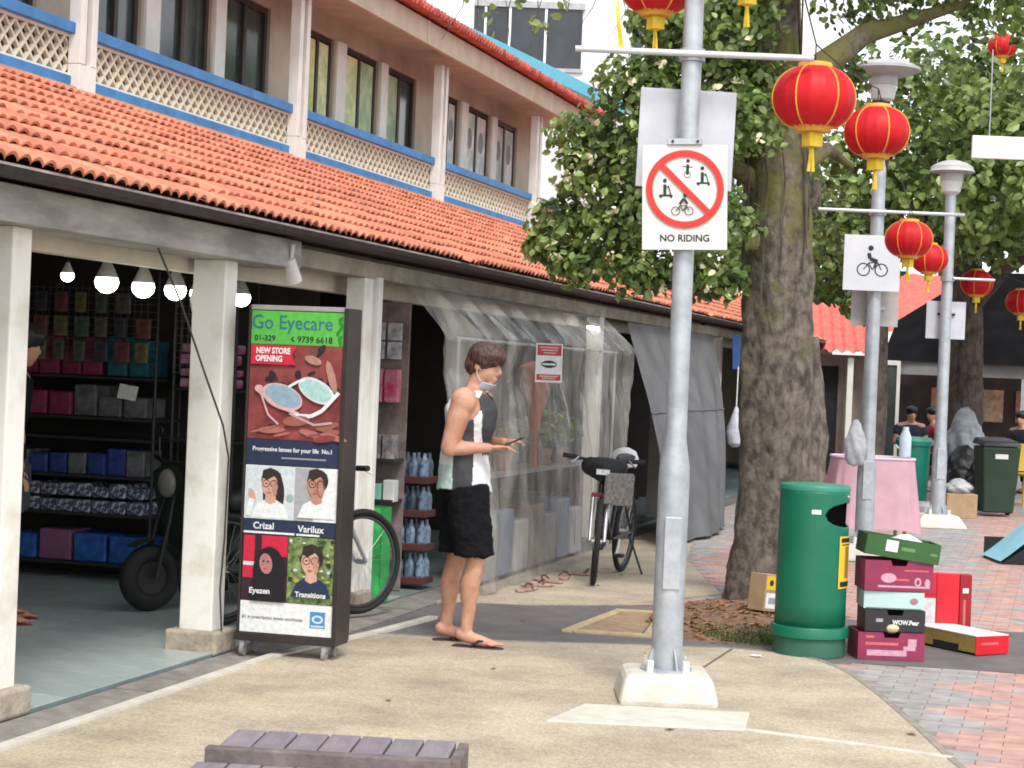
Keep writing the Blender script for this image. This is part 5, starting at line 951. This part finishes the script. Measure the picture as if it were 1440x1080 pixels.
t = thing('flat_carton', 'flat white topped carton with gold side and red end on the ground', 'box', (-.53, 11.93, .006), rot=(0,0,R(46))); MB().box(-.13,-.24,.012,.13,.28,.112).build('body', gcr, t, bevel=.003); MB().box(-.132,-.243,.113,.132,.282,.118).build('lid', wht, t); MB().box(-.131,-.246,.004,.131,-.2405,.1125).build('end', redc, t); p = Pr(); p.y = -.2465; p.rect(-.09,.06,.05,.075,coral); p.build('print', None, t)
p2 = MB(); p2.box(-.1315,-.10,.004,-.1305,.12,.05).build('notch', dark, t)
t = thing('small_carton', 'small brown carton with yellow sticker leaning on the tree base', 'box', (-1.82, 12.50, .08), rot=(0,R(6),CR+R(40))); MB().box(-.10,-.07,0,.10,.07,.24).build('body', card, t, bevel=.004); p = Pr(); p.y = -.0705; p.rect(-.09,.14,.0,.23,mat('sticker yellow',(.75,.48,.03))); p.rect(-.085,.02,.06,.12,wht); p.el(-.045,.185,.02,.02,ink); p.rect(-.06,.05,.03,.09,grey_p); p.build('print', None, t)
# pink cloth covered table
pk = thing('covered_table', 'low table draped in a pale pink cloth behind the boxes', 'table', (-1.80, 19.2, 0), CR)
def cloth(u, v):
    a = 2*math.pi*u; sx = .39*math.copysign(abs(math.cos(a))**.45, math.cos(a)); sy = .30*math.copysign(abs(math.sin(a))**.45, math.sin(a)); k = 1+.20*v+.05*math.sin(a*9)*v+.03*math.sin(a*17+1)*v
    return (sx*k, sy*k, .87-.70*v+.02*math.sin(a*3)*v)
pinkc = mat('pale pink cloth', (.60,.36,.42), .75, .08, 4, .15, 30, trans=.15); MB().grid(96, 14, cloth).grid(8, 8, lambda u, v: ((u-.5)*.70, (v-.5)*.54, .872+.008*math.sin(u*9)*math.sin(v*7))).build('cloth', pinkc, pk, smooth=True, ang=50); MB().tube([(.39*math.copysign(abs(math.cos(a))**.45, math.cos(a)), .30*math.copysign(abs(math.sin(a))**.45, math.sin(a)), .872) for a in [2*math.pi*i/60 for i in range(61)]], .014, 6).build('hem', mat('pale pink hem', (.70,.52,.60), .7), pk, smooth=True)
for x in (-.3,.3):
    for y in (-.22,.22): MB().tube([(x,y,0),(x,y,.85)], .02, 6).build('leg', steel, pk)
wbot = tag(MB().lathe([(.055,0),(.06,.02),(.058,.20),(.03,.27),(.03,.30)], 16).build('pale_bottle', mat('pale bluish plastic', (.5,.6,.68), .3), None, (-1.50,19.35,.885), smooth=True), 'pale bluish plastic bottle on the pink covered table', 'bottle')
# far bins, bags, carton, chair
gb2 = thing('round_bin', 'tapered round green bin behind the pink covered table', 'bin', (-1.83, 25.0, .0)); MB().lathe([(.17,0),(.18,.02),(.215,.84),(.235,.845),(.235,.90),(.20,.92)], 32).build('body', mat('mid green plastic', (.005,.16,.11), .4), gb2, smooth=True); MB().lathe([(.236,.90),(.22,.945),(.05,.955)], 32).build('lid', mat('pale green lid', (.04,.26,.19), .45), gb2, smooth=True); MB().tube([(-.2,-.12,.8),(-.21,-.16,.84),(-.17,-.19,.8)], .01, 6).build('handle', wht, gb2)
wh = thing('wheelie_bin', 'dark green wheelie bin with black lid and pale label', 'bin', (-.80, 25.05, .0), CR); wg = mat('dark wheelie green', (.018,.045,.025), .5, .1)
b = MB(); b.add([(-.19,-.2,.05),(.19,-.2,.05),(.19,.2,.05),(-.19,.2,.05),(-.24,-.26,.88),(.24,-.26,.88),(.24,.26,.88),(-.24,.26,.88)], [(0,3,2,1),(4,5,6,7),(0,1,5,4),(1,2,6,5),(2,3,7,6),(3,0,4,7)]); b.build('body', wg, wh, bevel=.02); b = MB(); b.add([(-.25,-.28,.885),(.25,-.28,.885),(.25,.3,.905),(-.25,.3,.905),(-.22,-.24,.95),(.22,-.24,.95),(.22,.27,.985),(-.22,.27,.985)], [(0,3,2,1),(4,5,6,7),(0,1,5,4),(1,2,6,5),(2,3,7,6),(3,0,4,7)]); b.build('lid', black, wh, bevel=.015)
for q in (-1,1): MB().tube([(q*.2,.2,.1),(q*.235,.2,.1)], .1, 18).build('wheel', rubber, wh)
MB().box(-.08,-.262,.73,.08,-.255,.79).build('label_plate', wht, wh); MB().tube([(-.2,.3,.93),(.2,.3,.93)], .015, 8).build('handle', black, wh)
tag(MB().box(-.19,-.15,0,.19,.15,.30).build('brown_carton', card, None, (-1.20,24.3,.0), (0,0,CR), bevel=.008), 'plain brown carton on the ground beside the far lamp post', 'box')
def bag(label, loc, r, mt):
    o = bmesh.new(); bmesh.ops.create_icosphere(o, subdivisions=4, radius=1)
    for v in o.verts:
        q = v.co.copy(); f = 1+.06*math.sin(q.x*7+q.z*5)+.04*math.sin(q.y*11+q.z*9)+.025*math.sin(q.x*19+q.y*9); v.co = Vector((q.x*r[0]*f, q.y*r[1]*f, max(-.75, q.z)*r[2]*f+.45*r[2]*max(0,(q.z-.75)/.25)**2))
    me = bpy.data.meshes.new('bag'); o.to_mesh(me); o.free(); me.polygons.foreach_set('use_smooth', [True]*len(me.polygons)); me.materials.append(mt); ob = bpy.data.objects.new('rubbish_bag', me); COL.objects.link(ob); ob.location = loc; return tag(ob, label, 'bag', 'rubbish bags by the tree')
blackbag = mat('black bag plastic', (.02,.02,.022), .3, .3, 9, .5, 18, spec=.6); greybag = mat('grey bag plastic', (.28,.30,.33), .35, .3, 9, .5, 18); whitebag = mat('white bag plastic', (.55,.57,.60), .3, .15, 12, .8, 26, trans=.35)
bag('black rubbish bag slumped under the grey one by the tree', (-1.28,26.6,.30), (.34,.3,.38), blackbag); bag('grey translucent rubbish bag heaped against the far tree trunk', (-1.30,26.9,.78), (.28,.26,.40), greybag); bag('white bag lying on the brown carton', (-1.22,24.3,.365), (.17,.12,.085), whitebag); bag('black rubbish bag between trunk and wheelie bin', (-1.02,26.4,.26), (.26,.26,.33), blackbag)
bag('white plastic bag tied to the post with the bicycle sign', (-1.80,17.50,1.00), (.10,.07,.19), whitebag)
tag(MB().lathe([(.2,0),(.24,.05),(.24,.16),(.2,.2)], 20).build('grey_tub', mat('tub grey', (.3,.3,.32)), None, (-1.55,23.7,.0), smooth=True), 'grey plastic tub behind the pink covered table', 'tub')
ch = thing('yellow_chair', 'yellow plastic chair beside the wheelie bin', 'chair', (-.42, 27.6, 0), CR+R(15)); yc = mat('yellow plastic', (.60,.38,.02), .45, .06); MB().box(-.22,-.22,.42,.22,.22,.46).build('seat', yc, ch, bevel=.015); MB().grid(6,6,lambda u,v:((u-.5)*.44,.20+.08*v-.04*math.sin(u*3.14),.48+.38*v)).build('backrest', yc, ch, smooth=True)
for x in (-.19,.19):
    for y in (-.19,.19): MB().tube([(x*1.1,y*1.1,0),(x,y,.42)], .02, 8).build('leg', yc, ch)
# blue folding canopy lying at the path edge
bc = thing('blue_canopy', 'light blue low canopy with dark underside and green pole by the path', 'canopy', (-.10, 18.5, 0), CR); skyb = mat('light blue cloth', (.25,.52,.62), .6, .08, 4); MB().grid(14, 10, lambda u, v: (-.52+.95*u, -.35+.7*v, .03+.62*math.sin(u*1.6)**1.1*(1-.25*abs(v-.5)))).build('cloth', skyb, bc, smooth=True); MB().grid(14, 10, lambda u, v: (-.50+.93*u, -.33+.66*v, .015+.60*math.sin(u*1.6)**1.1*(1-.25*abs(v-.5)))).build('lining', dark, bc, smooth=True); MB().tube([(-.05,-.42,0),(.0,-.40,.25),(.10,-.38,.42),(.25,-.36,.48)], .012, 6).build('pole', mat('pale green tube', (.25,.42,.28), .5), bc, smooth=True)
MB().box(-.50,.345,.0,.42,.36,.2).build('dark_side', dark, bc); MB().prism([(-.50,.012),(.42,.012),(.42,.58),(.1,.42),(-.2,.22)], -.01, 0, Matrix.Translation((0,-.33,0)) @ Matrix.Rotation(math.pi/2, 4, 'X')).build('front_flap', dark, bc)
# slatted bench in the foreground
bn2 = thing('slatted_bench', 'weathered purple grey slatted wooden bench in the foreground', 'bench', (-2.19, 5.79, 0), R(12)); wd = mat('weathered purple wood', (.235,.20,.225), .8, .16, 4, .4, 60, orand=.10, stretch=(5,1,1)); wdd = mat('weathered dark rail', (.11,.085,.085), .85, .3, 8, .5, 40, col2=(.20,.165,.16))
for k in range(7): MB().box(0,-.145,.32,.098,.15,.35).build('slat', wd, bn2, (-.37+k*.105,0,wob(.002)), bevel=.004)
for k in range(6): MB().box(0,-.75,.285,.098,-.20,.31).build('slat', wd, bn2, (-.42+k*.105,0,wob(.002)), bevel=.004)
MB().box(-.40,-.195,.275,.375,-.148,.355).build('front_rail', wdd, bn2, bevel=.006); MB().box(.367,-.145,.24,.40,.155,.345).build('end_rail', wdd, bn2, bevel=.005)
for x in (-.34,.32):
    for y in (-.68,.11): MB().box(x-.03,y-.03,.0,x+.03,y+.03,.284).build('leg', wdd, bn2)

# ---------------------------------------------------------------- trees
bark = mat('mottled bark', (.065,.052,.042), .95, .3, 13, 1., 30, col2=(.21,.175,.14), stretch=(1,1,.75), thr=(.38,.66)); moss = mat('mossy bark', (.09,.09,.02), .95, .3, 12, .9, 30, col2=(.20,.17,.07)); dbark = mat('dark bark', (.045,.035,.028), .95, .3, 9, 1., 20, col2=(.13,.10,.08), stretch=(1,1,.5))
def crack(m, sc=(9,9,5), k=.55):
    n = m.node_tree.nodes; L = m.node_tree.links; b = n['Principled BSDF']; src = b.inputs['Base Color'].links[0].from_socket
    tc = n.new('ShaderNodeTexCoord'); mp = n.new('ShaderNodeMapping'); mp.inputs['Scale'].default_value = sc; L.new(tc.outputs['Object'], mp.inputs[0])
    nz = n.new('ShaderNodeTexNoise'); nz.inputs['Scale'].default_value = 1.4; nz.inputs['Detail'].default_value = 4; L.new(mp.outputs[0], nz.inputs[0])
    mv = n.new('ShaderNodeMix'); mv.data_type = 'VECTOR'; mv.inputs[0].default_value = .5; L.new(mp.outputs[0], mv.inputs[4]); L.new(nz.outputs['Color'], mv.inputs[5])
    vo = n.new('ShaderNodeTexVoronoi'); vo.feature = 'DISTANCE_TO_EDGE'; vo.inputs['Scale'].default_value = 1.; L.new(mv.outputs[1], vo.inputs[0])
    r = n.new('ShaderNodeValToRGB'); r.color_ramp.elements[0].color = (.30,.28,.27,1); r.color_ramp.elements[1].color = (1,1,1,1); r.color_ramp.elements[1].position = .10; L.new(vo.outputs['Distance'], r.inputs[0])
    mx = n.new('ShaderNodeMix'); mx.data_type = 'RGBA'; mx.blend_type = 'MULTIPLY'; mx.inputs[0].default_value = k; L.new(src, mx.inputs[6]); L.new(r.outputs[0], mx.inputs[7]); L.new(mx.outputs[2], b.inputs['Base Color'])
    bp = n.new('ShaderNodeBump'); bp.inputs['Strength'].default_value = k*.9; bp.inputs['Distance'].default_value = .015; L.new(r.outputs[0], bp.inputs['Height']); old = b.inputs['Normal'].links[0].from_socket; L.new(old, bp.inputs['Normal']); L.new(bp.outputs[0], b.inputs['Normal'])
def mossy(m):
    n = m.node_tree.nodes; L = m.node_tree.links; b = n['Principled BSDF']; src = b.inputs['Base Color'].links[0].from_socket
    tc = n.new('ShaderNodeTexCoord'); nz = n.new('ShaderNodeTexNoise'); nz.inputs['Scale'].default_value = 3.2; nz.inputs['Detail'].default_value = 8; nz.inputs['Roughness'].default_value = .7; L.new(tc.outputs['Object'], nz.inputs[0])
    sx = n.new('ShaderNodeSeparateXYZ'); L.new(tc.outputs['Object'], sx.inputs[0]); mr = n.new('ShaderNodeMapRange'); mr.inputs['From Min'].default_value = 1.7; mr.inputs['From Max'].default_value = 2.7; mr.inputs['To Min'].default_value = -.12; mr.inputs['To Max'].default_value = .12; L.new(sx.outputs[2], mr.inputs[0])
    ad_ = n.new('ShaderNodeMath'); L.new(nz.outputs['Fac'], ad_.inputs[0]); L.new(mr.outputs[0], ad_.inputs[1]); r = n.new('ShaderNodeValToRGB'); r.color_ramp.elements[0].position = .52; r.color_ramp.elements[1].position = .66; L.new(ad_.outputs[0], r.inputs[0])
    mx = n.new('ShaderNodeMix'); mx.data_type = 'RGBA'; L.new(r.outputs[0], mx.inputs[0]); L.new(src, mx.inputs[6]); mx.inputs[7].default_value = (.13,.12,.035,1); L.new(mx.outputs[2], b.inputs['Base Color'])
crack(bark, (17,17,7), .28); mossy(bark); crack(dbark)
def trunk(b, pts, rs, n=40, rough=.09):
    k = len(pts); fine = []; fr_ = []
    for i in range(k-1):
        for q in range(8): fine.append(Vector(pts[i]).lerp(Vector(pts[i+1]), q/8)); fr_.append(rs[i]+(rs[i+1]-rs[i])*q/8)
    fine.append(Vector(pts[-1])); fr_.append(rs[-1]); s0 = len(b.v); b.tube(fine, fr_, n)
    for i in range(s0, len(b.v)):
        v = Vector(b.v[i]); j = (i-s0)//n; c = fine[min(j, len(fine)-1)]; a = math.atan2(v.y-c.y, v.x-c.x)
        f = 1+rough*(math.sin(a*5+v.z*1.3)*.5+math.sin(a*9-v.z*4)*.35+math.sin(v.z*17+a*3)*.3+.5*(random.random()-.5)); b.v[i] = tuple(c+(v-c)*f)
def tree(label, loc, trunks, limbs, clusters, mt_b, mt_l, sz, group='trees along the path', twig=True):
    t = thing('tree', label, 'tree', loc, 0, group); b = MB()
    for p, r in trunks: trunk(b, p, r)
    b.build('trunk', mt_b, t, smooth=True, ang=False); b = MB()
    for p, r in limbs: trunk(b, p, r, 10, .05)
    if limbs: b.build('limb', mt_b, t, smooth=True, ang=False)
    b = MB(); b2 = MB()
    for c, r, n, br in clusters:
        leaves(b, c, r, int(n*(1-br)), sz)
        if br: leaves(b2, c, r, int(n*br), sz)
    b.build('crown', mt_l, t)
    if b2.f: b2.build('crown', leafm2, t)
    return t
tx, ty = -2.0, 13.57
crownA = []
def clump(x, y, z, r, n, br=.25): crownA.append(((x-tx, y-ty, z), (r, r, r*.72), n, br))
for x, y, z, r in ((-3.45,13.3,2.62,.34),(-3.15,13.2,2.95,.42),(-2.75,13.1,2.75,.42),(-3.3,13.3,3.25,.36),(-2.65,13.0,3.25,.45),(-2.95,13.1,3.6,.34),(-2.35,12.9,2.65,.36),(-3.35,13.2,2.36,.24),(-2.9,13.1,2.33,.28),(-2.55,13.1,2.28,.22),(-2.3,13.0,2.25,.2),(-2.55,13.2,3.75,.4),(-2.25,13.1,3.35,.4),(-2.75,13.2,4.05,.35),(-2.3,13.0,4.05,.4),(-2.0,13.0,4.5,.5),(-2.2,13.4,3.7,.3),(-3.0,13.15,2.6,.3),(-3.62,13.3,2.48,.18)):
    clump(x, y, z, r*1.0, int(1700*r+120), .58)
for x, y, z, r in ((-1.45,14.2,4.45,.5),(-.95,14.4,4.6,.5),(-.45,14.6,4.45,.5),(-1.75,14.6,3.9,.25),(-1.3,13.8,4.9,.6),(-.6,13.9,4.9,.7)):
    clump(x, y, z, r, int(900*r+140), .15)
tree('big tree with mottled bark growing from the soil pit beside the bin', (tx, ty, 0), [([(0,0,-.05),(0,0,.12),(.02,0,.4),(.04,0,.9),(.03,0,1.6),(.02,0,2.3),(-.02,0,3.0),(-.1,0,3.9),(-.12,0,5)], [.30,.27,.25,.24,.25,.245,.23,.21,.18]), ([(.20,.18,-.05),(.20,.18,.5),(.22,.2,1.2),(.18,.15,1.9)], [.2,.17,.16,.12])],
     [([(-.05,0,3.3),(-.5,-.2,3.6),(-1.0,-.3,3.4),(-1.35,-.3,2.9)], [.11,.08,.05,.02]), ([(-.02,0,2.9),(-.35,-.3,3.1),(-.7,-.4,2.8),(-.9,-.4,2.4)], [.08,.06,.04,.015]), ([(0,0,3.6),(.5,.4,4.1),(1.2,.8,4.4)], [.12,.08,.03]), ([(-.1,0,4.2),(-.5,-.2,4.3),(-.9,-.2,4.0)], [.08,.05,.02]), ([(.02,.1,3.0),(.25,.6,3.3),(.4,.9,3.2)], [.07,.05,.02])], crownA, bark, leafm, .068)
# moss and bark patches on the big trunk
tag(MB().ell((0,0,0),(.05,.02,.07),8,6).build('fern_tuft', moss, None, (-2.13,13.31,2.55)), 'mossy tuft clinging to the big tree trunk', 'plant')
vn = thing('wall_of_vines', 'thin dark vines climbing the upper trunk of the big tree', 'plant', (tx, ty, 2.6))
for k in range(8): a = random.uniform(-2.8,-.2); MB().tube([(.29*math.cos(a)+wob(.02), .29*math.sin(a), -.2+wob(.3)), (-.03+.28*math.cos(a+.1), .28*math.sin(a+.1), .4), (-.08+.26*math.cos(a+wob(.3)), .26*math.sin(a), 1.0), (-.1+.24*math.cos(a+wob(.3)), .24*math.sin(a), 1.8)], .005+.004*random.random(), 5).build('vine', dbark, vn)
# trees further along
def far_tree(label, x, y, h, r, cl, mt=leafm, sz=.17, lean=0., limbs=None):
    cs = [((cx-x, cy-y, cz), (cr, cr, cr*.75), int(420*cr+120), br) for cx, cy, cz, cr, br in cl]
    tree(label, (x, y, 0), [([(0,0,-.05),(0,0,.3),(.02,0,1.5),(.0+lean,0,h*.6),(lean*2,0,h)], [r*1.3,r*1.05,r,r*.8,r*.5])], limbs or [], cs, dbark, mt, sz)
far_tree('dark trunked tree behind the wheelie bin with a spreading limb', -1.42, 28.2, 5.5, .27, [(-2.2,28,4.6,1.0,.15),(-1.2,27.5,4.9,1.0,.2),(-.3,27.5,4.6,1.0,.2),(.3,27.8,3.9,.8,.1),(-1.8,28.5,3.9,.7,.1),(-.6,27,4.0,.8,.3),(-2.9,28.8,4.0,.8,.1),(.2,27,5.4,1.1,.1),(-1.3,27.2,6.0,1.2,.1)], sz=.17, limbs=[([(0,0,2.7),(.5,-.3,3.3),(1.3,-.5,3.8)], [.15,.12,.07]), ([(0,0,3.2),(-.5,0,3.9),(-1.0,.1,4.4)], [.12,.09,.05])])
far_tree('bright leaved tree above the lantern row', .6, 24.0, 4.6, .16, [(-1.0,23.6,4.1,.65,.7),(-.5,23.6,4.6,.65,.8),(-.2,23.4,3.8,.55,.6),(-1.2,23.8,3.6,.45,.6),(-.3,23.8,5.2,.75,.5),(.4,23.8,4.7,.75,.6),(-1.1,24.1,4.9,.65,.4),(-.1,23.3,3.3,.4,.5),(.3,24,5.8,.9,.2)], leafm2, .14)
far_tree('leafy tree behind the bicycle sign post', -2.3, 24.5, 5.0, .13, [(-2.6,24.5,3.4,.7,.2),(-2.2,24.2,4.0,.7,.2),(-1.7,24.3,4.6,.8,.3),(-2.7,24.8,4.6,.8,.15),(-2.0,24.5,5.4,.9,.1),(-2.5,24.6,2.7,.4,.1),(-1.5,24.5,3.4,.5,.2),(-1.2,25.5,4.3,.8,.4),(-.5,25.6,4.0,.8,.5),(.2,25.8,4.4,.8,.4),(-.9,25.4,3.5,.5,.5),(-2.9,25.5,3.0,.6,.1),(-2.4,25.2,3.4,.6,.1),(-1.5,25.6,5.3,.8,.15),(-.7,25.8,5.2,.8,.15),(.1,25.9,5.3,.8,.15),(.4,26,4.0,.7,.2),(-1.0,26.4,4.6,.7,.1)], sz=.13)
far_tree('tree standing in the gap beyond the tiled roofs', -6.2, 42, 7, .2, [(-6.5,42,4.2,1.2,.1),(-5.5,42,3.4,.8,.1),(-5,42,4.8,1.2,.1),(-7.5,42.5,5.2,1.3,.1),(-5.8,42,6,1.4,.1),(-4.4,42,3.6,.7,.1)], sz=.22)
far_tree('dark trunked tree seen between the no riding post and the big trunk', -5.2, 36.5+4, 6, .2, [(-4.6,40,4.6,.8,.1)], sz=.2)
# blossoms, thin hanging twigs, grass, litter leaves
fl_ = MB(); petal = mat('cream blossom', (.72,.70,.45), .6, .1)
for c, r, n, br in crownA[:19]:
    for _ in range(4): d = Vector((wob(1),-abs(wob(1)),wob(1))).normalized(); leaves(fl_, Vector(c)+Vector((d.x*r[0],d.y*r[1],d.z*r[2]))*.95+Vector((tx,ty,0)), (.02,.02,.02), 5, .05)
bl = fl_.build('blossoms', petal); tag(bl, 'cream blossoms dotted over the big tree crown', 'blossom', kind='stuff')
tw = thing('hanging_twigs', 'thin bare twigs hanging above the main roof edge', 'twig', (-4.3, 15.5, 4.6))
for k in range(11):
    x0 = -.75+k*.15; MB().tube([(x0,wob(.2),.75),(x0+wob(.08),wob(.1),.35),(x0+wob(.12),wob(.1),.05+wob(.1)),(x0+wob(.2),wob(.1),-.15+wob(.2))], [.006,.005,.004,.002], 4).build('twig', dbark, tw)
b = MB()
for k in range(11): leaves(b, (-.75+k*.15+wob(.1),wob(.1),.1+wob(.25)), (.06,.06,.15), 5, .10)
b.build('leaf_spray', leafm2, tw)['kind'] = 'stuff'
gr = MB()
for _ in range(2600):
    a = random.uniform(0,6.28); q = random.random()**.5; x, y = -1.72+.42*q*math.cos(a), 11.75+.42*q*math.sin(a)
    h = random.uniform(.02,.06); dx, dy = wob(.03), wob(.03); gr.add([(x-.003,y,.012),(x+.003,y,.012),(x+dx,y+dy,.012+h)], [(0,1,2)])
tag(gr.build('grass', grass_m), 'short patchy grass on the soil in front of the tree', 'grass', kind='stuff')
lt = MB()
for _ in range(420):
    a = random.uniform(0,6.28); q = random.random()**.5; x, y = -1.95+.6*q*math.cos(a), 12.5+1.2*q*math.sin(a); z = .02+.07*(1-q); d = Vector((wob(1),wob(1),0)).normalized(); s_ = random.uniform(.015,.04); e = Vector((-d.y,d.x,0))
    lt.add([Vector((x,y,z))+d*s_, Vector((x,y,z+.012))+e*s_*.5, Vector((x,y,z+.004))-d*s_, Vector((x,y,z+.01))-e*s_*.5], [(0,1,2,3)])
tag(lt.build('leaf_litter', mat('dry leaf', (.26,.13,.06), .9, .3, 10, island=.5)), 'dry reddish leaf litter around the tree base', 'leaf litter', kind='stuff')

sc_ = MB()
for _ in range(16):
    x, y = random.uniform(-3.7,-.5), random.uniform(8.2,16)
    if inside(x, y, CONC) or inside(x, y, DARK) or inside(x, y, FARC):
        d = Vector((wob(1),wob(1),0)).normalized(); e = Vector((-d.y,d.x,0)); q = random.uniform(.012,.035); c = Vector((x,y,.0135)); sc_.add([c+d*q, c+e*q*.45+Vector((0,0,.008)), c-d*q, c-e*q*.45+Vector((0,0,.006))], [(0,1,2,3)])
tag(sc_.build('fallen_leaves', mat('dry leaf', (.26,.13,.06))), 'scattered dry fallen leaves on the pavement', 'leaf litter', kind='stuff')
ps = thing('paper_scrap', 'small white paper scrap on the pavement in front of the litter bin', 'litter', (-1.62,10.85,.0115), .4); MB().grid(3,3,lambda u,v:(-.03+.06*u,-.02+.04*v,.004+.008*random.random())).build('paper', wht, ps)
